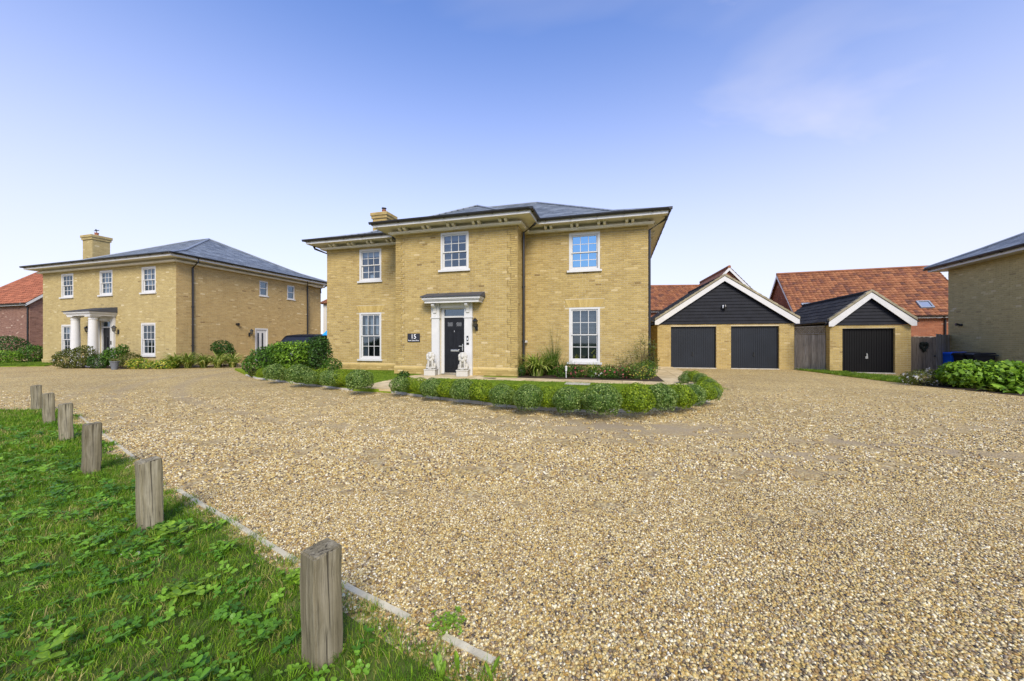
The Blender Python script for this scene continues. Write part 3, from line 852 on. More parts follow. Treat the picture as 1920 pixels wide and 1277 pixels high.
# ------------------------------------------------------------------ scattering on the ground (instances)
def scatter(name, cells, source, density, smin, smax, tilt, seed, label=None, z=0.0, cell=0.25, worn=False, patch=.8):
    me = bpy.data.meshes.new(name); V = []; F = []
    for (x, y) in cells:
        k = len(V); V += [(x, y, z), (x + cell, y, z), (x + cell, y + cell, z), (x, y + cell, z)]; F.append((k, k + 1, k + 2, k + 3))
    me.from_pydata(V, [], F); o = bpy.data.objects.new(name, me); COL.objects.link(o); o['kind'] = 'stuff'
    if label: o['label'] = label
    ng = bpy.data.node_groups.new(name + '_scatter', 'GeometryNodeTree')
    ng.interface.new_socket('Geometry', in_out='INPUT', socket_type='NodeSocketGeometry'); ng.interface.new_socket('Geometry', in_out='OUTPUT', socket_type='NodeSocketGeometry')
    N, L = ng.nodes, ng.links
    gi, go = N.new('NodeGroupInput'), N.new('NodeGroupOutput')
    dp = N.new('GeometryNodeDistributePointsOnFaces'); dp.inputs['Density'].default_value = density; dp.inputs['Seed'].default_value = seed
    L.new(gi.outputs[0], dp.inputs['Mesh'])
    if worn:   # fewer loose stones where the drive is worn (the same noise as in the ground's material)
        ps = N.new('GeometryNodeInputPosition'); vm = N.new('ShaderNodeVectorMath'); vm.operation = 'MULTIPLY'; vm.inputs[1].default_value = (.55, 1.5, 1)
        L.new(ps.outputs[0], vm.inputs[0]); nt = N.new('ShaderNodeTexNoise'); nt.inputs['Scale'].default_value = .28; nt.inputs['Detail'].default_value = 3; nt.inputs['Roughness'].default_value = .5
        L.new(vm.outputs[0], nt.inputs['Vector']); mr = N.new('ShaderNodeMapRange'); L.new(nt.outputs[0], mr.inputs['Value'])
        for k_, x_ in (('From Min', .53), ('From Max', .64), ('To Min', density), ('To Max', density * .12)): mr.inputs[k_].default_value = x_
        L.new(mr.outputs[0], dp.inputs['Density'])
    ci = N.new('GeometryNodeCollectionInfo'); ci.inputs['Collection'].default_value = source
    ci.inputs['Separate Children'].default_value = True; ci.inputs['Reset Children'].default_value = True
    iop = N.new('GeometryNodeInstanceOnPoints'); iop.inputs['Pick Instance'].default_value = True
    L.new(dp.outputs['Points'], iop.inputs['Points']); L.new(ci.outputs[0], iop.inputs['Instance'])
    rr = N.new('FunctionNodeRandomValue'); rr.data_type = 'FLOAT_VECTOR'
    rr.inputs[0].default_value = (-tilt, -tilt, 0); rr.inputs[1].default_value = (tilt, tilt, 6.283); rr.inputs['Seed'].default_value = seed + 1
    L.new(rr.outputs[0], iop.inputs['Rotation'])
    rs = N.new('FunctionNodeRandomValue'); rs.data_type = 'FLOAT'
    rs.inputs[2].default_value = smin; rs.inputs[3].default_value = smax; rs.inputs['Seed'].default_value = seed + 2
    L.new(rs.outputs[1], iop.inputs['Scale'])
    sa = N.new('GeometryNodeStoreNamedAttribute'); sa.data_type = 'FLOAT'; sa.domain = 'INSTANCE'; sa.inputs['Name'].default_value = 'tone'
    rt = N.new('FunctionNodeRandomValue'); rt.data_type = 'FLOAT'; rt.inputs['Seed'].default_value = seed + 3
    L.new(iop.outputs[0], sa.inputs['Geometry'])
    ps2 = N.new('GeometryNodeInputPosition'); n2 = N.new('ShaderNodeTexNoise'); n2.inputs['Scale'].default_value = 1.3; n2.inputs['Detail'].default_value = 3; L.new(ps2.outputs[0], n2.inputs['Vector'])
    ma = N.new('ShaderNodeMath'); ma.operation = 'MULTIPLY_ADD'; ma.use_clamp = True; ma.inputs[1].default_value = patch; ma.inputs[2].default_value = -.5 * patch; L.new(n2.outputs[0], ma.inputs[0])
    ad = N.new('ShaderNodeMath'); ad.operation = 'MULTIPLY_ADD'; ad.inputs[1].default_value = patch; L.new(n2.outputs[0], ad.inputs[0])
    sb = N.new('ShaderNodeMath'); sb.operation = 'SUBTRACT'; sb.inputs[1].default_value = .5 * patch; L.new(rt.outputs[1], sb.inputs[0]); L.new(sb.outputs[0], ad.inputs[2]); ad.use_clamp = True
    L.new(ad.outputs[0], sa.inputs['Value']); N.remove(ma)
    L.new(sa.outputs[0], go.inputs[0])
    md = o.modifiers.new('scatter', 'NODES'); md.node_group = ng
    return o
def source_coll(name, meshes):
    c = bpy.data.collections.new(name)
    for i, me in enumerate(meshes):
        c.objects.link(bpy.data.objects.new(name, me))
    return c

# ------------------------------------------------------------------ ground
def sheet(name, pts, z, mat, kind='structure'):
    mb = MB(); mb.poly([(p[0], p[1], z) for p in pts]); return mb.build(name, mat, None, kind=kind)
sheet('ground', [(-900, -300), (900, -300), (900, 1500), (-900, 1500)], -0.05, 'field')
sheet('gravel_drive', [(-45, -6), (40, -6), (40, 40), (-45, 40)], 0.0, 'gravel_ground')

# edge between the near lawn and the gravel, from far to near (ground points)
LAWN_EDGE = [gp(*p) for p in ((-260, 771), (0, 771), (60, 771), (108, 773), (134, 790), (182, 834), (236, 884), (296, 934), (392, 984), (526, 1072), (632, 1142), (708, 1196), (786, 1246), (850, 1277), (985, 1350))]
near_lawn_poly = [(p.x, p.y) for p in LAWN_EDGE] + [(LAWN_EDGE[-1].x + .25, .3), (0.3, -2.5), (-9, -2.5), (-16, 2), (-16, LAWN_EDGE[0].y)]
sheet('near_lawn', near_lawn_poly, 0.006, 'lawn_soil')

HOUSE_O, HOUSE_A = Vector((.186, 13.0, .095)), R(-15.58)
HM = Matrix.Translation(HOUSE_O) @ Matrix.Rotation(HOUSE_A, 4, 'Z')
def hw(x, y, z=0.0): return HM @ Vector((x, y, z))

KERB_L = [gp(*p) for p in ((462, 704), (480, 710), (530, 716), (580, 722.5), (625, 728), (662, 733))]
KERB_R = [gp(*p) for p in ((735, 737), (790, 744), (850, 752), (910, 759), (960, 764.5), (1010, 769), (1060, 771.5), (1110, 773), (1160, 773), (1205, 771.5), (1250, 767.5), (1295, 761), (1328, 753), (1347, 743), (1350, 733), (1340, 720), (1325, 711), (1300, 703), (1285, 700))]
isl = [(p.x, p.y) for p in KERB_L + KERB_R] + [tuple(hw(5.6, 3.5)[:2]), tuple(hw(4.3, 3.5)[:2]), tuple(hw(-9.2, 3)[:2]), tuple(gp(440, 694)[:2])]
mb = MB(); c0 = [(x, y, 0.085) for x, y in isl]; mb.poly(c0)
for i in range(len(isl)):
    a, b = isl[i], isl[(i + 1) % len(isl)]; mb.quad((*a, -.02), (*b, -.02), (*b, .085), (*a, .085))
mb.build('front_lawn', 'mowing_grass', None, kind='structure')
kerb = empty('kerb', KERB_R[8]); kerb['kind'] = 'structure'
def kerb_run(pts):
    # walk the line and set 0.6 m edging stones end to end
    L = [0.0]
    for i in range(1, len(pts)): L.append(L[-1] + (pts[i] - pts[i - 1]).length)
    def at(d):
        d = min(max(d, 0), L[-1])
        for i in range(1, len(L)):
            if d <= L[i] + 1e-6:
                k = (d - L[i - 1]) / max(L[i] - L[i - 1], 1e-6); return pts[i - 1].lerp(pts[i], k)
    d = 0.0
    while d < L[-1] - .1:
        a, b = at(d + .006), at(d + .594); d += .6
        u = (b - a); n = Vector((-u.y, u.x, 0)).normalized() * .05; h = .055 + rng.uniform(-.010, .010)
        mb = MB(); q = [a - n * .6, b - n * .6, b + n, a + n]
        mb.prism([tuple(p + Vector((0, 0, -.03)) - kerb.location) for p in q], (0, 0, h + .03)); mb.build('kerb_stone', 'concrete', kerb, bevel=.008)
kerb_run(KERB_L); kerb_run(KERB_R)

# paths of pale flags: along the front, out to the gap in the kerb and round the right-hand corner
path = empty('path', hw(0, -.9)); path['kind'] = 'structure'
def flag(q, z=.098):
    mb = MB(); cx = sum(p[0] for p in q) / 4; cy = sum(p[1] for p in q) / 4
    mb.prism([(cx + (p[0] - cx) * .985 - path.location.x, cy + (p[1] - cy) * .985 - path.location.y, z - .06 - path.location.z) for p in q], (0, 0, .06 + rng.uniform(-.003, .003)), rng.random())
    mb.build('paving_slab', 'paving', path)
PY0, PY1 = -1.3, -0.5
for k in range(16):
    a = -3.7 + k * .6
    for j in range(2): flag([hw(a, PY0 + j * .4), hw(a + .6, PY0 + j * .4), hw(a + .6, PY0 + (j + 1) * .4), hw(a, PY0 + (j + 1) * .4)])
for k in range(4):
    a = -3.6 + k * .6; flag([hw(a, PY1), hw(a + .6, PY1), hw(a + .6, -.06), hw(a, -.06)])
for k in range(12):
    for j in range(2):
        x = 4.72 + j * .6; y = PY1 + k * .6; flag([hw(x, y), hw(x + .6, y), hw(x + .6, y + .6), hw(x, y + .6)])
g0, g1 = gp(664, 733), gp(733, 737); w0, w1 = hw(-3.7, PY0), hw(-2.4, PY0)
for k in range(7):
    for j in range(2):
        def bl(u, v): return (g0.lerp(g1, u)).lerp(w0.lerp(w1, u), v)
        flag([bl(j / 2, k / 7), bl((j + 1) / 2, k / 7), bl((j + 1) / 2, (k + 1) / 7), bl(j / 2, (k + 1) / 7)])
one('drain_cover', 'iron_black', None, lambda m: m.prism([tuple(hw(x, y, .012)) for x, y in ((-.9, -1.0), (-.5, -1.0), (-.5, -.8), (-.9, -.8))], (0, 0, .004)))
tag(bpy.data.objects['drain_cover'], 'small dark drain grate set in the pale path beside the right stone lion', 'drain cover')
q = [gp(1128, 722, .1), gp(1152, 723, .1), gp(1150, 719.5, .1), gp(1128, 719, .1)]
o = one('manhole_cover', 'concrete', None, lambda m: m.prism([tuple(hw(x, y, .0)) for x, y in ((1.9, -2.0), (2.6, -2.0), (2.6, -1.55), (1.9, -1.55))], (0, 0, .012)))
tag(o, 'grey manhole cover in the front lawn before the lower right window', 'manhole cover')
bed = [hw(.1, 1.22), hw(.1, PY1 + .02), hw(4.7, PY1 + .02), hw(4.7, 1.22)]
sheet('flower_bed_soil', [(p.x, p.y) for p in bed], .108, 'soil')

def verge(name, pts, z=.05):
    mb = MB(); b = [(p.x, p.y) for p in pts]; mb.poly([(x, y, z) for x, y in b])
    for i in range(len(b)): mb.quad((*b[i], -.01), (*b[(i + 1) % len(b)], -.01), (*b[(i + 1) % len(b)], z), (*b[i], z))
    mb.build(name, 'mowing_grass', None, kind='structure')
V1 = [gp(*p) for p in ((1489, 691), (1530, 694), (1575, 698.5), (1620, 703.5), (1665, 708), (1712, 713), (1712, 720), (1660, 715), (1600, 707.5), (1540, 699.5), (1496, 694))]
verge('grass_verge', V1, .03)
V2 = [gp(*p) for p in ((-200, 676), (-10, 678), (84, 680.5), (100, 684), (84, 687), (0, 688), (-220, 688))]
verge('grass_verge', V2, .03)
sheet('planting_bed_soil', [gp(*p) for p in ((100, 682), (150, 690.5), (250, 692), (335, 690), (452, 685), (440, 681), (345, 686), (240, 683))], .012, 'soil')
sheet('planting_bed_soil', [gp(*p) for p in ((1700, 712), (1712, 722), (1780, 729), (1850, 736), (1960, 747), (2100, 755), (2100, 715), (1800, 705))], .012, 'soil')
sheet('planting_bed_soil', [gp(*p) for p in ((452, 694), (466, 703), (520, 712), (640, 722), (640, 705), (600, 694))], .09, 'soil')

# ------------------------------------------------------------------ eaves
def offset_path(path, o):
    n = len(path); out = []
    for i in range(n):
        p = Vector(path[i])
        d0 = (Vector(path[i]) - Vector(path[i - 1])).normalized() if i else None
        d1 = (Vector(path[i + 1]) - Vector(path[i])).normalized() if i < n - 1 else None
        if d0 is None: d0 = d1
        if d1 is None: d1 = d0
        n0, n1 = Vector((d0.y, -d0.x)), Vector((d1.y, -d1.x)); m = (n0 + n1)
        m = m / max(m.dot(n0), .2) if m.length > 1e-6 else n0
        out.append(p + m * o)
    return out
def band(mb, path, o0, o1, z0, z1):
    a, b = offset_path(path, o0), offset_path(path, o1)
    for i in range(len(path) - 1):
        q = [(*a[i], z0), (*a[i + 1], z0), (*b[i + 1], z0), (*b[i], z0), (*a[i], z1), (*a[i + 1], z1), (*b[i + 1], z1), (*b[i], z1)]
        mb.add(q, [(0, 1, 2, 3), (4, 7, 6, 5), (3, 2, 6, 7), (1, 0, 4, 5)])
        if i == 0: mb.add([q[0], q[3], q[7], q[4]], [(0, 1, 2, 3)])
        if i == len(path) - 2: mb.add([q[1], q[2], q[6], q[5]], [(0, 1, 2, 3)])
def eaves(root, path, zt, oh, paint='cream_paint', fascia='white_paint', brackets=None, gz=.318):
    mb = MB(); band(mb, path, -.01, oh, zt + .165, zt + .180); mb.build('soffit', paint, root)
    mb = MB(); band(mb, path, .0, .03, zt - .035, zt + .163); band(mb, path, .032, .17, zt - .032, zt + .045); band(mb, path, .172, .20, zt - .005, zt + .048)
    fr = mb.build('frieze', paint, root)
    mb = MB(); band(mb, path, oh + .002, oh + .026, zt + .150, zt + .262); mb.build('fascia', fascia, root)
    if brackets:
        for i, (s0, n, sp) in brackets.items():
            a, b = Vector(path[i]), Vector(path[i + 1]); d = (b - a).normalized(); nr = Vector((d.y, -d.x))
            for k in range(n):
                for e in (-.10, .10):
                    c = a + d * (s0 + k * sp + e); m = MB()
                    pts = [(.03, .050), (.27, .050), (.33, .066), (.36, .105), (.36, .162), (.03, .162)]
                    m.prism([(*(c + nr * o - d * .046), zt + z) for o, z in pts], (*(d * .092), 0)); m.build('corbel', paint, fr)
    gp_ = offset_path(path, oh + .082)
    gutter_run(root, [tuple(p) for p in gp_], zt + gz)

# ------------------------------------------------------------------ main house
house = empty('brick_house', HOUSE_O, HOUSE_A, 'large buff brick house with projecting centre bay, black front door and slate roof', 'house')
LX, CXL, RX, SB, DEP, WT = -9.10, -4.81, 4.385, 1.25, 11.15, 5.30
PF, PL, PR, PRET, PSR, PSL = front(0), front(SB), front(SB), rightside(0), rightside(RX), leftside(LX)
PLR = leftside(CXL)
winL = [(-7.41, -6.32, 3.825, 5.185), (-7.41, -6.32, .465, 2.465)]
winR = [(1.642, 2.753, 3.825, 5.185), (1.642, 2.753, .465, 2.465)]
winC = [(-2.927, -1.818, 3.845, 5.215)]
doorh = [(-2.93, -1.955, 0, 2.44)]
mb = MB()
wall_face(mb, PF, CXL, 0, 0, WT, winC + doorh, .16); wall_face(mb, PL, LX, CXL, 0, WT, winL); wall_face(mb, PR, 0, RX, 0, WT, winR)
wall_face(mb, PRET, 0, SB, 0, WT, []); wall_face(mb, PLR, 0, SB, 0, WT, []); wall_face(mb, PSR, SB, DEP, 0, WT, []); wall_face(mb, PSL, SB, DEP, 0, WT, [])
wall_face(mb, lambda s, z, o: (s, DEP + o, z), LX, RX, 0, WT, [])
mwall = mb.build('wall', 'mortar_buff', house)
PT = .285
def quoin_joint_shade(P, e, sg, z0, z1):  # thin dark strips paint the groove's shade along the zigzag quoin edge
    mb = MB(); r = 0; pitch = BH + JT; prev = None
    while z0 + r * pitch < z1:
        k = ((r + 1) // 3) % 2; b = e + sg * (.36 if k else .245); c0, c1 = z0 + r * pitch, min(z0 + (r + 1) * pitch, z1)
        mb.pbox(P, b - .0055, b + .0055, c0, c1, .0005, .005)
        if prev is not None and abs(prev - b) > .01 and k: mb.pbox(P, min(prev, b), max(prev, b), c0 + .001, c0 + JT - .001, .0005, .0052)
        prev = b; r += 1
    mb.build('quoin_joint_shade', 'joint_shade', mwall, kind='stuff')
for e_, s_ in ((CXL, 1), (0, -1)): quoin_joint_shade(PF, e_, s_, PT + .02, WT - .16)
def lint(w): return (w[0] - .16, w[1] + .16, w[3] - .001, w[3] + .30)
br = brick_list(PF, CXL, 0, PT + .02, WT - .16, winC + [(-3.25, -1.65, 0, 2.6)], quoin=[(CXL, 1), (0, -1)], seed=11)
br += brick_list(PL, LX, CXL, PT + .02, WT - .16, winL + [lint(winL[1])], seed=12)
br += brick_list(PR, 0, RX, PT + .02, WT - .16, winR + [lint(winR[1])], seed=13)
br += brick_list(PRET, .008, SB, PT + .02, WT - .16, [], seed=14) + brick_list(PSR, SB, DEP, PT, WT, [], seed=15) + brick_list(PSL, SB, DEP, PT, WT, [], seed=16) + brick_list(PLR, .008, SB, PT, WT - .1, [], seed=17)
def shift(P, d): return lambda s, z, o: P(s, z, o + d)
for P, a, b, hl, sd in ((PF, CXL, 0, winC, 21), (PL, LX, CXL, winL, 22), (PR, 0, RX, winR, 23), (PRET, 0, SB, [], 24)):   # oversailing courses below the eaves
    br += brick_list(shift(P, .022), a, b, WT - .16, WT, hl, seed=sd)
    br += brick_list(shift(P, .045), a, b, 0, PT - .04, [(-3.26, -1.64, 0, 1)] if P is PF else [], seed=sd + 10)
lay_bricks(mwall, house, br, 'brick_buff', 300)
mb = MB()
for P, segs in ((PF, ((CXL - .045, -3.26), (-1.64, .045))), (PL, ((LX - .045, CXL - .05),)), (PR, ((.05, RX + .045),))):
    for a, b in segs:
        mb.pbox(P, a, b, 0, PT - .045, -.002, .044)
        mb.add([P(a, PT - .045, .053), P(b, PT - .045, .053), P(b, PT + .015, .002), P(a, PT + .015, .002), P(a, PT - .1, .053), P(b, PT - .1, .053)], [(0, 1, 2, 3), (4, 5, 1, 0)], .8)
mb.pbox(PRET, .05, SB, 0, PT - .045, -.002, .044); mb.add([PRET(-.05, PT - .045, .053), PRET(SB, PT - .045, .053), PRET(SB, PT + .015, .002), PRET(0, PT + .015, .002)], [(0, 1, 2, 3)], .8)
mb.build('plinth', 'brick_buff', house)
def fan_lintel(root, P, w, mat='brick_lintel', n=17):
    a, b, z = w[0], w[1], w[3]; lt = None
    for k in range(n):
        u0, u1 = k / n, (k + 1) / n
        f0, f1 = a - .02 + (b - a + .04) * u0, a - .02 + (b - a + .04) * u1
        t0, t1 = a - .15 + (b - a + .30) * u0, a - .15 + (b - a + .30) * u1
        mb = MB(); e = .003; o = .010
        vs = [P(f0 + e, z + .002, 0), P(f1 - e, z + .002, 0), P(t1 - e, z + .295, 0), P(t0 + e, z + .295, 0), P(f0 + e, z + .002, o), P(f1 - e, z + .002, o), P(t1 - e, z + .295, o), P(t0 + e, z + .295, o)]
        mb.add(vs, [(4, 5, 6, 7), (0, 1, 5, 4), (1, 2, 6, 5), (2, 3, 7, 6), (3, 0, 4, 7)], rng.random()); mb.build('lintel_brick', mat, root)
for P, w in ((PL, winL[1]), (PR, winR[1])):      # bricks cut to the slope beside the fan
    mb = MB(); z = w[3]
    for s, e, o in ((w[0], -1, .008), (w[1], 1, .008)):
        for k in range(4):
            za, zb = z + k * .075 + .008, z + (k + 1) * .075 - .002; fa_, fb_ = .022 + .13 * (za - z) / .295, .022 + .13 * (zb - z) / .295
            q = [(s + e * fa_, za), (s + e * .162, za), (s + e * .162, zb), (s + e * min(fb_, .158), zb)]
            mb.add([P(*c, o) for c in q] + [P(*c, 0) for c in q], [(0, 1, 2, 3), (0, 4, 5, 1), (2, 6, 7, 3), (3, 7, 4, 0)], rng.uniform(.3, .6))
    mb.build('brick', 'brick_buff', mwall, kind='stuff')
fan_lintel(mwall, PL, winL[1]); fan_lintel(mwall, PR, winR[1])
def white_box(win, P, s0, s1, z0, z1): one('window_ornament', 'curtain_white', win, lambda m: m.pbox(P, s0 + .42, s0 + .62, z0 + .10, z0 + .30, -.24, -.18))
sash_window(house, PL, *winL[0], inside=in_blind(.22, extra=lambda w, P, a, b, c, d: (drape(w, P, a + .1, a + .32, c, d - .3, 'curtain_grey'), white_box(w, P, a, b, c, d))))
def ll(w, P, a, b, c, d):
    for k in range(3): drape(w, P, a + .17 + k * .27, a + .30 + k * .27, c + 1.06, d - .1, 'curtain_white')
    drape(w, P, a + .08, a + .3, c + .05, c + 1.0, 'curtain_grey')
sash_window(house, PL, *winL[1], inside=ll)
sash_window(house, PF, *winC[0], inside=in_blind(.2, 'curtain_grey', extra=lambda w, P, a, b, c, d: drape(w, P, a + .1, a + .42, c, d - .3, 'curtain_grey')), split=.48)
sash_window(house, PR, *winR[0], glassm='glass_blue', inside=in_blind(.95, 'curtain_grey'), split=.48)
def rl(w, P, a, b, c, d):
    in_slats(.47)(w, P, a, b, c, d)
    one('window_ornament', 'petal_yellow', w, lambda m: m.add([P(a + .17, c + .1, -.2), P(a + .36, c + .1, -.2), P(a + .30, c + .26, -.2), P(a + .24, c + .29, -.2), P(a + .265, c + .17, -.28)], [(0, 4, 3), (4, 1, 2), (0, 1, 4), (4, 2, 3)], .4))
    def fl(m):
        m.lathe([(.045, 0), (.06, .08), (.035, .16), (.04, .18)], P(b - .22, c + .09, -.26), 10)
        for k in range(5): m.lathe([(.006, 0), (.045, .02), (.02, .06)], P(b - .30 + .045 * k, c + .30 + .05 * (k % 3), -.25), 7)
    one('window_ornament', 'petal_yellow', w, fl)
sash_window(house, PR, *winR[1], inside=rl)
PATH = [(LX, DEP), (LX, SB), (CXL, SB), (CXL, 0), (0, 0), (0, SB), (RX, SB), (RX, DEP)]
eaves(house, PATH, WT, .56, brackets={1: (.52, 4, .95), 3: (.45, 5, .98), 5: (.92, 4, .95), 6: (.6, 9, .95)})
def nearcam(p):
    w = HM @ p; return (w.x - 2) ** 2 + (w.y - 12) ** 2
ze = WT + .262
roof, zr = hip_roof(house, LX - .63, RX + .63, SB - .63, DEP + .63, ze, .545, 'slate', .30, .21, 'slate', n_single=220, near=nearcam, knee=(1.8, .38))
# hipped roof of the centre bay
x0, x1, yf = CXL - .63, .63, -.63; hh = (x1 - x0) / 2; dk = 1.5; zk = ze + dk * .38; pc = .56; zp = zk + (hh - dk) * pc; xm = (x0 + x1) / 2; yb = 3.9; zo = Vector((0, 0, -.02))
bt, bp = roof_ring(x0, x1, yf, yf + 4.5, ze, dk, .38, 'F', 'F', .30, .21, 31, 'flat', None, False)
a_, b_ = roof_ring(x0 + dk, x1 - dk, yf + dk, yf + 4.5, zk, hh - dk, pc, 'F', 'F', .30, .21, 32, 'flat', None, True); bt += a_; bp += b_
Lk, Lu = math.hypot(dk, dk * .38), math.hypot(hh - dk, (hh - dk) * pc)
for sgn in (1, -1):
    xe = x1 if sgn > 0 else x0; u = Vector((0, sgn, 0)); yA = yf; n1, n2 = Vector((-sgn, 0, .38)).normalized(), Vector((-sgn, 0, pc)).normalized()
    lo = [(0, 0), (1.4, 0), (3.1, Lk), (dk, Lk)]; hi = [(0, 0), (1.6, 0), (yb - yf - dk, Lu), (hh - dk, Lu)]
    if sgn < 0: lo = [(-s, t) for s, t in lo]; hi = [(-s, t) for s, t in hi]
    for o, v, pts, sd in ((Vector((xe, yf, ze)), n1, lo, 33), (Vector((xe - sgn * dk, yf + dk, zk)), n2, hi, 35)):
        bp.append([tuple(o + u * s + v * t + zo) for s, t in pts]); bt += tiles_on(o, u, v, pts, .30, .21, .008, sd)
mb = MB()
for q in bp: mb.poly(q)
broof = mb.build('bay_roof', 'slate', house); lay_tiles(broof, bt, 'slate', 'slate')
mb = MB(); up_ = Vector((0, 0, .035)); E_ = Vector((xm, yf + hh, zp))
for xe, sg_ in ((x0, 1), (x1, -1)): mb.tube([Vector((xe, yf, ze)) + up_, Vector((xe + sg_ * dk, yf + dk, zk)) + up_, E_ + up_], .045, 6)
mb.tube([E_ + up_, Vector((xm, yb, zp)) + up_], .05, 6); mb.build('ridge_cap', 'lead', broof)
def chimney(parent, root, x0, x1, y0, y1, zb, zt, mat, pot=True, cowl='cap'):
    mb = MB(); mb.box(x0, x1, y0, y1, zb, zt - .05); mb.box(x0 - .05, x1 + .05, y0 - .05, y1 + .05, zt - .30, zt - .16); mb.box(x0 - .09, x1 + .09, y0 - .09, y1 + .09, zt - .16, zt)
    ch = mb.build('chimney', 'mortar_buff', parent)
    bl = []
    for P, a, b in ((front(y0), x0, x1), (rightside(x1), y0, y1), (leftside(x0), y0, y1)): bl += brick_list(P, a, b, zb, zt - .31, [], seed=int(x1 * 10))
    for d, za, zc in ((.05, zt - .31, zt - .17), (.09, zt - .165, zt - .01)):
        for P, a, b in ((front(y0 - d), x0 - d, x1 + d), (rightside(x1 + d), y0 - d, y1 + d), (leftside(x0 - d), y0 - d, y1 + d)): bl += brick_list(P, a, b, za, zc, [], seed=5)
    lay_bricks(ch, root, bl, mat)
    cx, cy = (x0 + x1) / 2, (y0 + y1) / 2
    one('chimney_pot', 'terracotta', ch, lambda m: m.lathe([(.11, 0), (.115, .05), (.095, .08), (.095, .20), (.11, .22), (.11, .25)], (cx, cy, zt), 12))
    if cowl == 'cap': one('chimney_cowl', 'iron_black', ch, lambda m: (m.lathe([(.10, .25), (.09, .28)], (cx, cy, zt), 10), m.lathe([(.13, .33), (.12, .36), (.02, .38)], (cx, cy, zt), 10), [m.tube([(cx + .09 * math.cos(a), cy + .09 * math.sin(a), zt + .26), (cx + .09 * math.cos(a), cy + .09 * math.sin(a), zt + .34)], .01, 4) for a in (0, 1.57, 3.14, 4.71)]))
    else: one('chimney_cowl', 'iron_black', ch, lambda m: (m.tube([(cx, cy, zt + .25), (cx, cy, zt + .40)], .02, 6), m.box(cx - .22, cx + .22, cy - .03, cy + .03, zt + .38, zt + .41), m.box(cx - .10, cx - .04, cy - .03, cy + .03, zt + .41, zt + .48)))
    return ch
chimney(roof, house, -8.74, -7.94, 4.0, 4.77, 5.9, 7.82, 'brick_buff')
# down pipes
go = .56 + .082
pipe(house, [(.58, SB - .72, WT + .25), (.50, SB - .75, WT + .10), (.075, SB - .64, WT - .13), (.075, SB - .64, .25), (.14, SB - .70, .12)])
pipe(house, [(RX + .6, SB - .30, WT + .25), (RX + .55, SB - .2, WT + .08), (RX + .05, SB + .05, WT - .18), (RX + .05, SB + .05, .1)])
pipe(house, [(LX - .60, SB - .2, WT + .25), (LX - .56, SB - .1, WT + .06), (LX - .06, SB + .2, WT - .16), (LX - .06, SB + .2, .1)])
pipe(house, [(CXL - .60, SB - .6, WT + .25), (CXL - .56, SB - .58, WT + .1), (CXL - .075, SB - .5, WT - .12), (CXL - .075, SB - .5, .1)])
one('overflow_box', 'white_paint', house, lambda m: m.pbox(PRET, .95, 1.15, 1.18, 1.26, .002, .10))
one('air_vent', 'sash_white', house, lambda m: m.pbox(PSR, SB + .15, SB + .35, 2.9, 3.4, .0, .02))
# ---- front door, surround and canopy
def panel_door(root, P, a, b, z0, z1, mat, lights=True, handle='r'):
    w, h = b - a, z1 - z0
    d = one('front_door', mat, root, lambda m: m.pbox(P, a, b, z0, z1, -.13, -.085))
    def pan(m):
        for sx in (0, 1):
            x0 = a + w * (.14 if sx == 0 else .56); x1 = a + w * (.44 if sx == 0 else .86)
            for f0, f1 in ((.08, .33), (.46, .78)):
                c0, c1 = z0 + h * f0, z0 + h * f1
                for q in ((x0, x1, c0, c0 + .018), (x0, x1, c1 - .018, c1), (x0, x0 + .018, c0 + .018, c1 - .018), (x1 - .018, x1, c0 + .018, c1 - .018)): m.pbox(P, *q, -.085, -.074)
                m.pbox(P, x0 + .05, x1 - .05, c0 + .05, c1 - .05, -.085, -.078)
    one('door_panel', mat, d, pan)
    if lights:
        for fx in ((.16, .42), (.60, .86)): 
            one('door_light', 'glass_frost', d, lambda m: m.pbox(P, a + w * fx[0], a + w * fx[1], z0 + h * .845, z0 + h * .915, -.083, -.079))
    one('letter_plate', 'chrome', d, lambda m: m.pbox(P, a + w * .32, a + w * .74, z0 + h * .385, z0 + h * .42, -.084, -.068), bevel=.004)
    hx = b - .07 if handle == 'r' else a + .07
    one('handle', 'chrome', d, lambda m: (m.pbox(P, hx - .02, hx + .02, z0 + h * .40, z0 + h * .52, -.084, -.076), m.pbox(P, hx - .13, hx + .015, z0 + h * .475, z0 + h * .49, -.05, -.035), m.pbox(P, hx - .01, hx + .01, z0 + h * .47, z0 + h * .49, -.08, -.04)))
    one('knocker', 'chrome', d, lambda m: m.pbox(P, a + w * .485, a + w * .515, z0 + h * .74, z0 + h * .765, -.084, -.072))
    return d
panel_door(house, PF, -2.806, -2.019, .076, 2.09, 'door_black')
def dframe(m):
    m.pbox(PF, -2.93, -2.81, 0.03, 2.44, -.15, -.05); m.pbox(PF, -2.015, -1.955, .03, 2.44, -.15, -.05); m.pbox(PF, -2.81, -2.015, 2.094, 2.155, -.15, -.05); m.pbox(PF, -2.81, -2.015, 2.395, 2.44, -.15, -.05)
one('door_frame', 'sash_white', house, dframe)
one('doorstep', 'chrome', house, lambda m: m.pbox(PF, -2.81, -2.015, .0, .072, -.15, -.06))
fl = one('fanlight', 'glass', house, lambda m: m.pbox(PF, -2.81, -2.015, 2.157, 2.393, -.11, -.105))
interior(fl, PF, -2.80, -2.02, 2.16, 2.39, .8)
def surround(m):
    m.pbox(PF, -2.93, -1.955, 2.442, 2.60, .0, .06)
one('door_head', 'white_paint', house, surround)
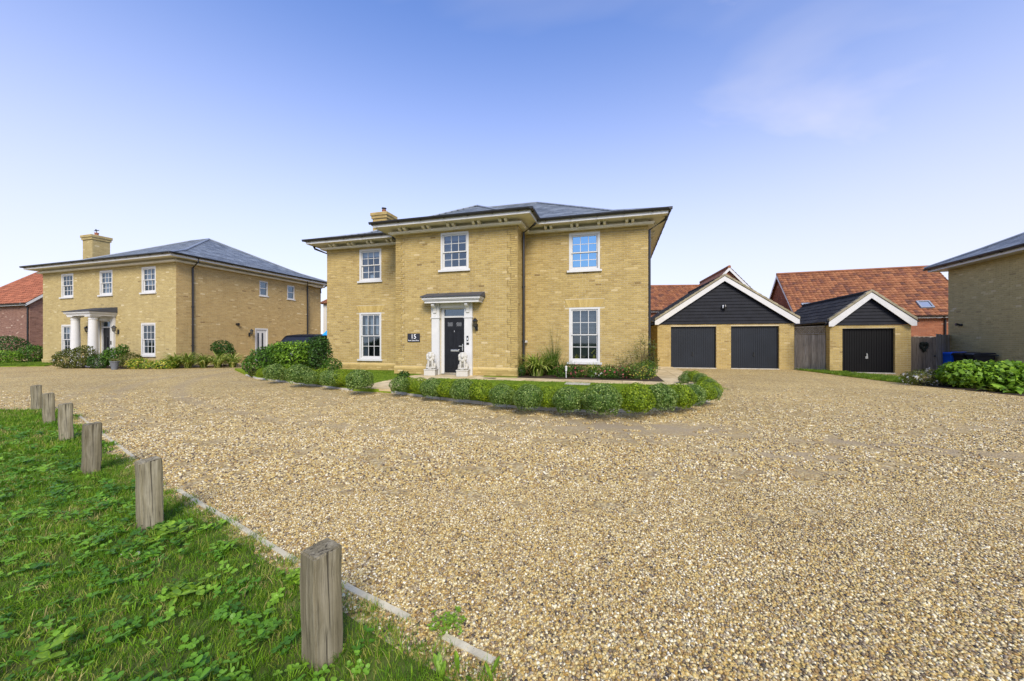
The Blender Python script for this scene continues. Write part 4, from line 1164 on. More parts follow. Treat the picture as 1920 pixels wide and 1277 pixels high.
for a, b in ((-3.257, -2.932), (-1.953, -1.642)):
    def pil(m):
        m.pbox(PF, a, b, 0.0, .28, .0, .13); m.pbox(PF, a + .012, b - .012, .28, 2.07, .0, .105); m.pbox(PF, a - .02, b + .02, 2.07, 2.10, .0, .13); m.pbox(PF, a + .005, b - .005, 2.10, 2.60, .0, .11)
    pl = one('pilaster', 'white_paint', house, pil)
    c = (a + b) / 2
    def cor(m):
        pr = [(.11, 2.58), (.33, 2.58), (.34, 2.53), (.31, 2.49), (.24, 2.46), (.19, 2.40), (.16, 2.33), (.155, 2.27), (.11, 2.24)]
        m.prism([PF(c - .055, z, o) for o, z in pr], Vector(PF(1, 0, 0)) * .11 - Vector(PF(0, 0, 0)) * .11)
    one('corbel', 'white_paint', pl, cor)
def canopy(root, P, a, b, p, z, zr, mat='white_paint'):
    cn = one('canopy', mat, root, lambda m: (m.pbox(P, a + .09, b - .09, z, z + .085, .0, p - .09), m.pbox(P, a + .05, b - .05, z + .085, z + .125, .0, p - .05), m.pbox(P, a + .02, b - .02, z + .125, z + .20, .0, p - .015)))
    def rf(m):
        e = .03
        m.add([P(a - e, z + .202, p + e), P(b + e, z + .202, p + e), P(b + e, z + .202, .002), P(a - e, z + .202, .002), P(a - e, z + .235, p + e), P(b + e, z + .235, p + e), P(b - .0, zr, .002), P(a + .0, zr, .002)],
              [(0, 1, 2, 3), (4, 5, 6, 7), (0, 1, 5, 4), (1, 2, 6, 5), (3, 0, 4, 7)])
        n = 5
        for k in range(1, n): 
            s = a + (b - a) * k / n; m.tube([P(s, z + .240, p), P(s, zr, .01)], .012, 5)
    one('canopy_roof', 'canopy_lead', cn, rf)
    return cn
canopy(house, PF, -3.47, -1.20, .48, 2.602, 3.0)
one('doorbell', 'iron_black', house, lambda m: (m.pbox(PF, -1.85, -1.785, 1.24, 1.42, .107, .125), m.pbox(PF, -1.86, -1.765, 1.10, 1.18, .107, .116)))
one('doorbell_button', 'curtain_white', bpy.data.objects['doorbell'], lambda m: m.pbox(PF, -1.835, -1.80, 1.27, 1.35, .125, .131))
lantern(hw(-1.50, -.008, 1.74), HOUSE_A, 'black carriage lamp on the wall right of the black front door')
# sign
sg = empty('house_sign', hw(-4.03, -.012, 1.36), HOUSE_A, 'dark slate house number plate reading 15 on the wall left of the front door', 'house sign')
one('plate', 'sign_slate', sg, lambda m: m.box(-.26, .26, -.022, 0, -.16, .16), bevel=.004)
def lettering(txt, size, loc, parent, name='lettering'):
    cu = bpy.data.curves.new('t', 'FONT'); cu.body = txt; cu.size = size; cu.align_x = 'CENTER'; cu.align_y = 'CENTER'; cu.extrude = .002; cu.offset = .0006 if size > .1 else .0006
    to = bpy.data.objects.new('t', cu); COL.objects.link(to); bpy.context.view_layer.update()
    me = bpy.data.meshes.new_from_object(to.evaluated_get(bpy.context.evaluated_depsgraph_get())); bpy.data.objects.remove(to); me.materials.clear(); me.materials.append(M['sign_white'])
    o = link_mesh(name, me, None, parent, loc); o.rotation_euler = (R(90), 0, 0)
lettering('15', .235, (0, -.026, .035), sg); lettering('Rose Close Drive', .062, (0, -.026, -.105), sg)

# ------------------------------------------------------------------ stone lions
def lion(loc, rz, label):
    t = empty('stone_lion', loc, rz, label, 'statue', 'stone lions at the front door')
    one('pedestal', 'stone_white', t, lambda m: (m.box(-.20, .20, -.24, .20, 0, .19), m.box(-.215, .215, -.255, .215, .19, .225)), bevel=.008)
    bm = bmesh.new()
    def ell(c, r, rot=None, sub=2):
        mt = Matrix.Translation(c) @ (Matrix.Rotation(rot, 4, 'X') if rot else Matrix.Identity(4)) @ Matrix.Diagonal((*r, 1)); bmesh.ops.create_icosphere(bm, subdivisions=sub, radius=1, matrix=mt)
    ell((0, -.02, .25), (.19, .21, .045)); ell((0, .07, .42), (.13, .13, .16), .5); ell((0, -.03, .52), (.115, .10, .17), .3); ell((0, -.05, .66), (.135, .115, .115))
    for s in (-1, 1):
        ell((s * .075, -.12, .40), (.042, .045, .16)); ell((s * .08, -.17, .275), (.048, .065, .032)); ell((s * .13, .02, .34), (.06, .11, .09)); ell((s * .14, -.09, .275), (.042, .07, .03))
        ell((s * .085, -.06, .80), (.03, .022, .03))
        ell((s * .038, -.175, .725), (.016, .012, .014)); ell((s * .115, -.09, .70), (.05, .06, .085)); ell((s * .10, -.10, .60), (.055, .06, .07))
    ell((0, -.11, .705), (.082, .075, .085)); ell((0, -.185, .672), (.045, .045, .038)); ell((0, -.222, .688), (.02, .014, .013)); ell((0, -.19, .638), (.032, .03, .018)); ell((0, -.07, .79), (.10, .08, .055)); ell((0, -.13, .56), (.075, .06, .08))
    ell((.12, .16, .32), (.03, .09, .03)); ell((.17, .08, .30), (.028, .07, .028))
    me = bpy.data.meshes.new('body'); bm.to_mesh(me); bm.free()
    o = link_mesh('body', me, M['stone_white'], t)
    rm = o.modifiers.new('join', 'REMESH'); rm.mode = 'VOXEL'; rm.voxel_size = .011; rm.use_smooth_shade = True
    return t
lion(hw(-3.12, -.36, .004), HOUSE_A + R(12), 'white stone lion sitting on a pedestal left of the black front door')
lion(hw(-1.86, -.40, .004), HOUSE_A + R(12), 'white stone lion sitting on a pedestal right of the black front door')

# ------------------------------------------------------------------ house on the left
LO, LA = Vector((-16.83, 18.7, 0)), R(-17.0)
LM = Matrix.Translation(LO) @ Matrix.Rotation(LA, 4, 'Z')
def lw(x, y, z=0.0): return LM @ Vector((x, y, z))
lh = empty('brick_house', LO, LA, 'buff brick house on the left with white columned porch and broad side wall', 'house')
LLX, LD, LD2, LT = -11.3, 8.04, 9.5, 5.33
PF2, PS2, PS3, PL2 = front(0), rightside(0), rightside(-.22), leftside(LLX)
w_u = [(-9.51, -8.39, 3.85, 5.18), (-6.03, -4.94, 3.85, 5.18), (-2.58, -1.49, 3.85, 5.18)]
w_l = [(-9.5, -8.39, .60, 2.26), (-2.62, -1.52, .60, 2.26)]
ldoor = [(-5.95, -5.0, 0, 2.45)]
w_s = [(4.45, 5.0, 4.16, 5.07), (6.42, 6.98, 4.16, 5.07)]
sdoor = [(4.16, 5.02, 0, 2.12)]
mb = MB()
wall_face(mb, PF2, LLX, 0, 0, LT, w_u + w_l + ldoor); wall_face(mb, PS2, 0, LD, 0, LT, w_s + sdoor); wall_face(mb, PS3, LD, LD2, 0, LT, []); wall_face(mb, PL2, 0, LD2, 0, LT, []); wall_face(mb, front(LD), -.22, 0, 0, LT, []); wall_face(mb, lambda s, z, o: (s, LD2 + o, z), LLX, -.22, 0, LT, [])
lwall = mb.build('wall', 'mortar_buff', lh)
b1 = brick_list(PF2, LLX, 0, .28, LT, w_u + w_l + ldoor, seed=41); b1 += brick_list(shift(PF2, .04), LLX, 0, 0, .25, ldoor, seed=42)
b1 += brick_list(shift(PF2, .02), LLX, 0, LT - .15, LT, [], seed=43)
lay_bricks(lwall, lh, b1, 'brick_pale')
b2 = brick_list(PS2, 0, LD, .05, LT, w_s + sdoor, seed=44) + brick_list(PS3, LD, LD2, .05, LT, [], seed=45)
lay_bricks(lwall, lh, b2, 'brick_tan')
mb = MB(); mb.pbox(PF2, LLX - .04, -6.1, 0, .25, -.002, .038); mb.pbox(PF2, -4.8, .02, 0, .25, -.002, .038); mb.pbox(PF2, LLX - .05, -6.1, .25, .29, -.002, .048, .9); mb.pbox(PF2, -4.8, .02, .25, .29, -.002, .048, .9); mb.build('plinth', 'brick_pale', lh)
for i, w in enumerate(w_u): sash_window(lh, PF2, *w, inside=[in_curtains(.25, 'curtain_grey'), in_curtains(.42), in_curtains(.40, zlow=.3)][i])
sash_window(lh, PF2, *w_l[0], inside=in_blind(.30)); sash_window(lh, PF2, *w_l[1], inside=in_curtains(.15, 'curtain_grey'))
for w in w_s:
    mb = MB(); P = PS2; f = .06
    for q in ((w[0], w[0] + f, w[2], w[3]), (w[1] - f, w[1], w[2], w[3]), (w[0] + f, w[1] - f, w[3] - f, w[3]), (w[0] + f, w[1] - f, w[2], w[2] + f), (w[0] + f, w[1] - f, (w[2] + w[3]) / 2 - .02, (w[2] + w[3]) / 2 + .02)): mb.pbox(P, *q, -.08, -.002)
    wn_ = mb.build('window', 'sash_white', lh)
    for c, d in ((w[2] + f, (w[2] + w[3]) / 2 - .02), ((w[2] + w[3]) / 2 + .02, w[3] - f)): one('pane', 'glass', wn_, lambda m: m.pbox(P, w[0] + f, w[1] - f, c, d, -.055, -.05))
    one('sill', 'white_paint', wn_, lambda m: m.pbox(P, w[0] - .05, w[1] + .05, w[2] - .06, w[2] - .002, -.05, .05)); interior(wn_, P, w[0] + .02, w[1] - .02, w[2] + .02, w[3] - .02, .6)
a, b, z0, z1 = sdoor[0]
sd_ = one('side_door', 'sash_white', lh, lambda m: (m.pbox(PS2, a, a + .07, 0, z1, -.1, .0), m.pbox(PS2, b - .07, b, 0, z1, -.1, 0), m.pbox(PS2, a + .07, b - .07, z1 - .07, z1, -.1, 0), m.pbox(PS2, a + .07, b - .07, 0, z1 - .07, -.09, -.05)))
for c in (.24, .52): one('door_light', 'glass', sd_, lambda m: (m.pbox(PS2, a + c - .05, a + c + .06, .5, 1.85, -.05, -.045)))
pathL = [(LLX, LD2), (LLX, 0), (0, 0), (0, LD2)]
eaves(lh, pathL, LT, .52)
lroof, _ = hip_roof(lh, LLX - .62, .62, -.62, LD2 + .62, LT + .27, .50, 'slate', .32, .24, 'slate', planes='FR', seed=50, knee=(1.7, .36))
chimney(lroof, lh, -11.45, -10.5, 1.75, 2.6, 5.0, 8.05, 'brick_pale', cowl='vane')
pipe(lh, [(.56, .68, LT + .25), (.52, .68, LT + .08), (.055, .72, LT - .2), (.055, .72, .1)]); pipe(lh, [(.5, 7.6, LT + .25), (.05, LD - .02, LT - .15), (.05, LD - .02, .1)]); pipe(lh, [(.30, LD2 + .3, LT + .25), (-.17, LD2 - .05, LT - .05), (-.17, LD2 - .05, LT - .4)])
one('flue_vent', 'iron_black', lh, lambda m: m.tube([PS2(3.05, 2.32, 0), PS2(3.05, 2.32, .16)], .07, 12))
panel_door(lh, PF2, -5.87, -5.08, .12, 2.06, 'door_black', lights=False)
one('door_frame', 'sash_white', lh, lambda m: (m.pbox(PF2, -5.95, -5.875, 0, 2.45, -.15, -.03), m.pbox(PF2, -5.075, -5.0, 0, 2.45, -.15, -.03), m.pbox(PF2, -5.875, -5.075, 2.065, 2.13, -.15, -.03), m.pbox(PF2, -5.875, -5.075, 2.40, 2.45, -.15, -.03)))
fl = one('fanlight', 'glass', lh, lambda m: m.pbox(PF2, -5.875, -5.075, 2.132, 2.398, -.11, -.105)); interior(fl, PF2, -5.86, -5.09, 2.14, 2.39, .8)
one('door_head', 'white_paint', lh, lambda m: m.pbox(PF2, -5.95, -5.0, 2.452, 2.66, 0, .06))
for a, b in ((-6.3, -5.952), (-4.998, -4.66)): one('pilaster', 'white_paint', lh, lambda m: (m.pbox(PF2, a, b, 0, .22, 0, .12), m.pbox(PF2, a + .02, b - .02, .22, 2.66, 0, .09)))
canopy(lh, PF2, -6.72, -4.52, 1.12, 2.662, 3.16)
for x in (-6.36, -4.88):
    one('column', 'white_paint', lh, lambda m: (m.box(x - .23, x + .23, -1.03, -.57, .0, .12), m.lathe([(.22, .12), (.225, .16), (.20, .20), (.19, .22), (.195, .9), (.165, 2.42), (.165, 2.44), (.185, 2.46), (.185, 2.49), (.165, 2.51), (.165, 2.54), (.21, 2.60)], (x, -.80, 0), 24), m.box(x - .22, x + .22, -1.02, -.58, 2.60, 2.661)), smooth=False)
one('door_number_plate', 'sign_slate', lh, lambda m: m.pbox(PF2, -6.72, -6.50, 1.30, 1.5, .008, .02))
one('doorbell', 'iron_black', lh, lambda m: m.pbox(PF2, -4.90, -4.84, 1.15, 1.35, .092, .115))
lantern(lw(-6.72, -.008, 1.85), LA, 'black carriage lamp left of the left house door, seen between the porch columns', arm=.2)
lantern(lw(-4.40, -.008, 1.85), LA, 'black carriage lamp right of the white columned porch', arm=.2)
lantern(lw(.008, 3.78, 1.75), LA + R(90), 'black carriage lamp beside the white side door of the left house', arm=.2)

# ------------------------------------------------------------------ house on the right edge
RO, RA = Vector((16.47, 8.09, 0)), R(-19.0)
RM = Matrix.Translation(RO) @ Matrix.Rotation(RA, 4, 'Z')
rh = empty('brick_house', RO, RA, 'olive brick house at the right edge with slate hip roof and blank wall', 'house')
RT = 4.50; PW = leftside(0)
mb = MB(); wall_face(mb, PW, 0, 9, 0, RT, []); wall_face(mb, front(0), 0, 9, 0, RT, []); wall_face(mb, rightside(9), 0, 9, 0, RT, []); wall_face(mb, lambda s, z, o: (s, 9 + o, z), 0, 9, 0, RT, [])
rwall = mb.build('wall', 'mortar_buff', rh)
lay_bricks(rwall, rh, brick_list(PW, 0, 9, 0, RT - .02, [], seed=61) + brick_list(front(0), 0, 9, 0, RT, [], seed=62), 'brick_olive')
mb = MB(); band(mb, [(0, 9), (0, 0), (9, 0)], .0, .40, RT + .02, RT + .035); 
pr = [(9, 9), (0, 9), (0, 0), (9, 0)]
pr = [(9, 9), (0, 9), (0, 0), (9, 0)]
mb = MB(); band(mb, pr, -.01, .42, RT - .002, RT + .015); mb.build('soffit', 'cream_paint', rh)
mb = MB(); band(mb, pr, .422, .45, RT - .015, RT + .115); mb.build('fascia', 'white_paint', rh)
gutter_run(rh, [tuple(p) for p in offset_path(pr, .508)], RT + .145)
hip_roof(rh, -.53, 9.53, -.53, 9.53, RT + .17, .48, 'slate', .30, .22, 'slate', planes='L', seed=63, knee=(1.2, .44))
tw_ = RM @ Vector((-.008, 7.55, 0))
t = empty('wall_lamp', RM @ Vector((0, 8.25, 2.02)), RA - R(90), 'small black twin spot lamp on the blank olive brick wall', 'wall lamp')
one('wall_bracket', 'iron_black', t, lambda m: m.lathe([(.05, -.05), (.06, .0), (.05, .05)], (0, -.04, 0), 10)); one('lamp_head', 'iron_black', t, lambda m: m.tube([(0, -.02, 0), (-.02, -.20, .03)], [.035, .06], 10))

# ------------------------------------------------------------------ garages
def gable_garage(name, loc, ang, W, D, zt, zapex, slope, doors, door_mat, brick, n_board, label, seed, foot, roof_single, zdoor, lamp=None):
    g = empty(name, loc, ang, label, 'garage'); PFg = front(0); PLg, PRg = leftside(0), rightside(W)
    holes = [(a, b, 0, zdoor) for a, b in doors]
    mb = MB(); wall_face(mb, PFg, 0, W, 0, zt, holes, .2); wall_face(mb, PLg, 0, D, 0, zt, []); wall_face(mb, PRg, 0, D, 0, zt, []); wall_face(mb, lambda s, z, o: (s, D + o, z), 0, W, 0, zt, [])
    mb.poly([(0, D, zt), (W, D, zt), (W / 2, D, zapex - .1)])
    wl_ = mb.build('wall', 'mortar_buff', g)
    bb = brick_list(PFg, 0, W, 0, zt, holes, seed=seed) + brick_list(PLg, 0, D, 0, zt, [], seed=seed + 1) + brick_list(PRg, 0, D, 0, zt, [], seed=seed + 2)
    for a, b in doors:
        for e, sg_ in ((a, 1), (b, -1)): bb += brick_list((lambda e, sg_: lambda s, z, o: (e + sg_ * o, s, z))(e, sg_), .0, .18, 0, zdoor, [], seed=seed + 5)
    lay_bricks(wl_, g, bb, brick, 0)
    for a, b in doors:
        c = (a + b) / 2; n = int((b - a - .1) / .082); st = (b - a - .10) / n
        def dm(m):
            m.pbox(PFg, a + .05, b - .05, .05, zdoor - .05, -.16, -.13)
            for k in range(n): m.pbox(PFg, a + .05 + k * st + .008, a + .05 + (k + 1) * st - .008, .055, zdoor - .055, -.13, -.115)
        d = one('garage_door', door_mat, g, dm)
        one('door_frame', door_mat, d, lambda m: (m.pbox(PFg, a, a + .05, 0, zdoor, -.17, -.10), m.pbox(PFg, b - .05, b, 0, zdoor, -.17, -.10), m.pbox(PFg, a + .05, b - .05, zdoor - .05, zdoor, -.17, -.10)))
        one('handle', 'chrome' if door_mat == 'garage_black' else 'iron_black', d, lambda m: (m.pbox(PFg, c - .045, c + .045, .60, .70, -.113, -.10), m.pbox(PFg, c - .02, c + .02, .62, .82, -.10, -.075)))
        one('threshold', 'concrete', d, lambda m: m.pbox(PFg, a, b, -.01, .035, -.2, .04))
    # dark weatherboards in the gable
    za = zapex - .12; top = zt
    for k in range(n_board):
        c0 = zt + (za - zt) * k / n_board; c1 = zt + (za - zt) * (k + 1) / n_board
        def hwid(z): return max(0, (zapex - .05 - z) / slope)
        a0, a1 = hwid(c0), hwid(c1 + .01)
        if a0 < .05: continue
        m = MB(); x = W / 2; y0, y1 = -.045, -.015
        m.add([(x - a0, y0, c0 + .003), (x + a0, y0, c0 + .003), (x + a1, y1, c1 + .012), (x - a1, y1, c1 + .012), (x - a0, .0, c0 + .003), (x + a0, .0, c0 + .003), (x + a1, 0, c1 + .012), (x - a1, 0, c1 + .012)],
              [(0, 1, 2, 3), (0, 4, 5, 1), (1, 5, 6, 2), (3, 7, 4, 0), (2, 6, 7, 3)], rng.random()); m.build('weatherboard', 'board_dark', g)
    # roof
    hb = W / 2 + foot; zl = zapex - hb * slope; yv = -.17
    mb = MB(); ap0, ap1 = (W / 2, yv + .02, zapex - .02), (W / 2, D + .1, zapex - .02)
    mb.poly([(W / 2 - hb, yv + .02, zl - .02), ap0, ap1, (W / 2 - hb, D + .1, zl - .02)]); mb.poly([(W / 2 + hb, yv + .02, zl - .02), ap0, ap1, (W / 2 + hb, D + .1, zl - .02)])
    rf = mb.build('roof', 'grey_tile', g); L = math.hypot(hb, zapex - zl)
    vl = Vector((hb, 0, zapex - zl)).normalized(); vr = Vector((-hb, 0, zapex - zl)).normalized(); Dd = D + .1 - yv
    tl = tiles_on(Vector((W / 2 - hb, D + .1, zl)), Vector((0, -1, 0)), vl, [(0, 0), (Dd, 0), (Dd, L), (0, L)], .33, .29, .012, seed + 7)
    tr = tiles_on(Vector((W / 2 + hb, yv, zl)), Vector((0, 1, 0)), vr, [(0, 0), (Dd, 0), (Dd, L), (0, L)], .33, .29, .012, seed + 8)
    lay_tiles(rf, tl, 'roof_tile', 'grey_tile', roof_single, lambda p: p.y); lay_tiles(rf, tr, 'roof_tile', 'grey_tile')
    one('ridge_tile', 'grey_tile', rf, lambda m: m.tube([(W / 2, yv + .01, zapex + .01), (W / 2, D + .1, zapex + .01)], .085, 8))
    for sg_ in (-1, 1):
        e = Vector((sg_ * hb, 0, zl - zapex)); 
        for yy in (yv - .002,):
            p0 = Vector((W / 2, yy, zapex - .015)); d = e.normalized(); dn = Vector((0, 0, -1)); h = .19
            m = MB(); tip = p0 + e
            m.prism([tuple(p0), tuple(tip), tuple(tip + dn * (h * 1.0)), tuple(tip + dn * h + Vector((-sg_ * .16, 0, .0))), tuple(p0 + dn * h * 1.22)], (0, .03, 0)); m.build('bargeboard', 'white_paint', g)
        nst = int(L / .29); m0 = Vector((W / 2, yv - .03, zapex)) 
        for k in range(nst + 1):
            f0 = k / (nst + 1); f1 = (k + 1) / (nst + 1); a_ = m0 + e * f0; b_ = m0 + e * f1; m = MB()
            m.prism([tuple(a_ + Vector((0, 0, .012))), tuple(b_ + Vector((0, 0, .012))), tuple(b_ + Vector((0, 0, .125))), tuple(a_ + Vector((0, 0, .100)))], (0, .17, 0), rng.random()); m.build('verge_tile', 'verge_tile', rf)
    gl = [(-foot - .06, D), (-foot - .06, -.05)]; gutter_run(g, gl, zl - .01, .05); gutter_run(g, [(W + foot + .06, -.05), (W + foot + .06, D)], zl - .01, .05)
    return g
gable_garage('double_garage', Vector((7.25, 18.6, 0)), R(-11.5), 6.02, 6.2, 2.16, 4.46, .668, [(.62, 2.69), (3.33, 5.40)], 'garage_navy', 'brick_buff', 14,
             'double garage with two navy ribbed doors beneath a wide dark boarded gable', 71, .15, 0, 2.05)
gable_garage('single_garage', Vector((13.45, 15.8, 0)), R(-17.5), 2.69, 6.0, 2.0, 3.34, .825, [(.43, 2.19)], 'garage_black', 'brick_buff', 9,
             'narrow single garage with one black door and a steep tiled roof', 81, .10, 200, 1.86)
G1 = Matrix.Translation((7.25, 18.6, 0)) @ Matrix.Rotation(R(-11.5), 4, 'Z'); G2 = Matrix.Translation((13.45, 15.8, 0)) @ Matrix.Rotation(R(-17.5), 4, 'Z')
lp = empty('security_light', G1 @ Vector((3.0, -.05, 2.98)), R(-11.5), 'small black security light on the dark gable of the double garage', 'security light')
one('lamp_head', 'iron_black', lp, lambda m: m.lathe([(.07, -.09), (.08, 0), (.05, .09)], (.03, -.09, 0), 10)); one('wall_bracket', 'chrome', lp, lambda m: m.box(-.08, -.02, -.10, .0, -.06, .08))

# ------------------------------------------------------------------ fence, gate
def board_fence(name, a, b, z0, z1, bw, mat, label, cat, lattice=None, posts=True):
    a, b = Vector(a), Vector(b); d = b - a; L = d.length; ang = math.atan2(d.y, d.x); f = empty(name, a, ang, label, cat); n = max(1, round(L / bw)); st = L / n
    for k in range(n):
        m = MB(); t = rng.uniform(0, .012); zt = z1 + rng.uniform(-.012, .012); m.box(k * st + .003, (k + 1) * st - .003, -.012 - t, .008, z0, zt); m.build('board', mat, f)
    one('rail', mat, f, lambda m: (m.box(0, L, .009, .05, z0 + .2, z0 + .28), m.box(0, L, .009, .05, z1 - .3, z1 - .22)))
    one('gravel_board', mat, f, lambda m: m.box(0, L, -.02, .015, 0, z0 - .004))
    if lattice:
        one('lattice_frame', mat, f, lambda m: (m.box(0, L, -.02, .02, z1 + .02, z1 + .06), m.box(0, L, -.02, .02, lattice - .05, lattice)))
        h = lattice - z1 - .11; k = 0; x = -.3
        while x < L:
            for s in (1, -1):
                xa, xb = (x, x + h) if s == 1 else (x + h, x); za, zb = z1 + .06, z1 + .06 + h
                # clip to the frame
                p, q = Vector((xa, za)), Vector((xb, zb)); lo, hi = 0.0, 1.0
                if abs(q.x - p.x) > 1e-6:
                    t0, t1 = (0 - p.x) / (q.x - p.x), (L - p.x) / (q.x - p.x); t0, t1 = min(t0, t1), max(t0, t1); lo, hi = max(lo, t0), min(hi, t1)
                if hi - lo > .05:
                    p2, q2 = p.lerp(q, lo), p.lerp(q, hi); y = -.012 if s == 1 else .0
                    m = MB(); m.prism([(p2.x - .018, y, p2.y), (p2.x + .018, y, p2.y), (q2.x + .018, y, q2.y), (q2.x - .018, y, q2.y)], (0, .010, 0)); m.build('lattice_slat', mat, f)
            x += .11
    return f
fa, fb = G1 @ Vector((6.05, .12, 0)), G2 @ Vector((-.03, .30, 0))
board_fence('board_fence', fa, fb, .13, 1.62, .14, 'wood_fence', 'weathered grey board fence with lattice top between the two garages', 'fence', lattice=2.0)
ga, gb, gc = gp(1709.5, 697.5), gp(1757, 698.5), gp(1781, 699)
ga = G2 @ Vector((2.71, .25, 0)); gb = ga + (gc - ga) * .67; gc_ = RM @ Vector((-.02, 8.9, 0))
gate = board_fence('garden_gate', ga, gb, .06, 1.50, .125, 'wood_gate', 'brown plank side gate with a heart wreath hung on it', 'gate')
one('latch', 'iron_black', gate, lambda m: m.lathe([(.035, -.03), (.04, 0), (.03, .03)], ((gb - ga).length - .13, -.04, .72), 10))
board_fence('board_fence', gb + (gc_ - gb).normalized() * .02, gc_, .06, 1.62, .125, 'wood_fence', 'short grey board fence between the wreath gate and the right house', 'fence')
wd = (gb - ga).normalized(); wn2 = Vector((wd.y, -wd.x, 0)); wc = ga.lerp(gb, .52) + wn2 * .06 + Vector((0, 0, 1.12))
wr = empty('heart_wreath', wc, math.atan2(wd.y, wd.x), 'dark twig heart wreath hanging on the brown plank gate', 'wreath')
def heart(m):
    pts = []
    for k in range(25):
        t_ = 2 * math.pi * k / 24; pts.append((.0118 * 16 * math.sin(t_) ** 3 * .95, 0, .0118 * (13 * math.cos(t_) - 5 * math.cos(2 * t_) - 2 * math.cos(3 * t_) - math.cos(4 * t_)) * .95))
    m.tube(pts, .045, 7)
    for _ in range(220):
        p = Vector(rng.choice(pts)); e = Vector((rng.gauss(0, 1), rng.gauss(0, .6), rng.gauss(0, 1))).normalized(); q = p + e * .04; m.tube([tuple(q), tuple(q + Vector((e.z, e.y, -e.x)) * .06 + e * .012)], [.008, .002], 3)
one('twig_ring', 'wreath_dark', wr, heart, kind='stuff')

# ------------------------------------------------------------------ wheelie bins
def wheelie_bin(loc, rz, mat, label, s=1.0):
    t = empty('wheelie_bin', loc, rz, label, 'wheelie bin', 'wheelie bins by the olive brick wall'); h = .80 * s
    def body(m):
        m.add([(-.19 * s, -.22 * s, .05), (.19 * s, -.22 * s, .05), (.19 * s, .20 * s, .05), (-.19 * s, .20 * s, .05), (-.245 * s, -.29 * s, h), (.245 * s, -.29 * s, h), (.245 * s, .27 * s, h), (-.245 * s, .27 * s, h)], [(0, 3, 2, 1), (4, 5, 6, 7), (0, 1, 5, 4), (1, 2, 6, 5), (2, 3, 7, 6), (3, 0, 4, 7)])
        m.box(-.275 * s, .275 * s, -.325 * s, .29 * s, h - .05, h - .005)
    one('bin_body', mat, t, body, bevel=.012)
    one('lid', mat, t, lambda m: (m.add([(-.28 * s, -.34 * s, h), (.28 * s, -.34 * s, h), (.28 * s, .30 * s, h + .02), (-.28 * s, .30 * s, h + .02), (-.24 * s, -.28 * s, h + .055), (.24 * s, -.28 * s, h + .055), (.24 * s, .26 * s, h + .085), (-.24 * s, .26 * s, h + .085)], [(0, 3, 2, 1), (4, 5, 6, 7), (0, 1, 5, 4), (1, 2, 6, 5), (2, 3, 7, 6), (3, 0, 4, 7)]), m.tube([(-.22 * s, .36 * s, h - .02), (.22 * s, .36 * s, h - .02)], .018, 6)), bevel=.01)
    for x in (-.22, .22): one('wheel', 'tyre', t, lambda m: m.tube([(x * s - .025, .22 * s, .09), (x * s + .025, .22 * s, .09)], .09, 12))
    return t
wdir = (RM @ Vector((0, 1, 0)) - RM @ Vector((0, 0, 0))); 
def binat(y, off): return RM @ Vector((-off, y, 0))
wheelie_bin(binat(8.0, .42), RA - R(82), 'plastic_blue', 'blue wheelie bin at the far end of the bins by the wall')
wheelie_bin(binat(7.32, .42), RA - R(90), 'plastic_black', 'black wheelie bin standing next to the blue bin')
wheelie_bin(binat(6.66, .42), RA - R(97), 'plastic_black', 'black wheelie bin at the end away from the blue bin')

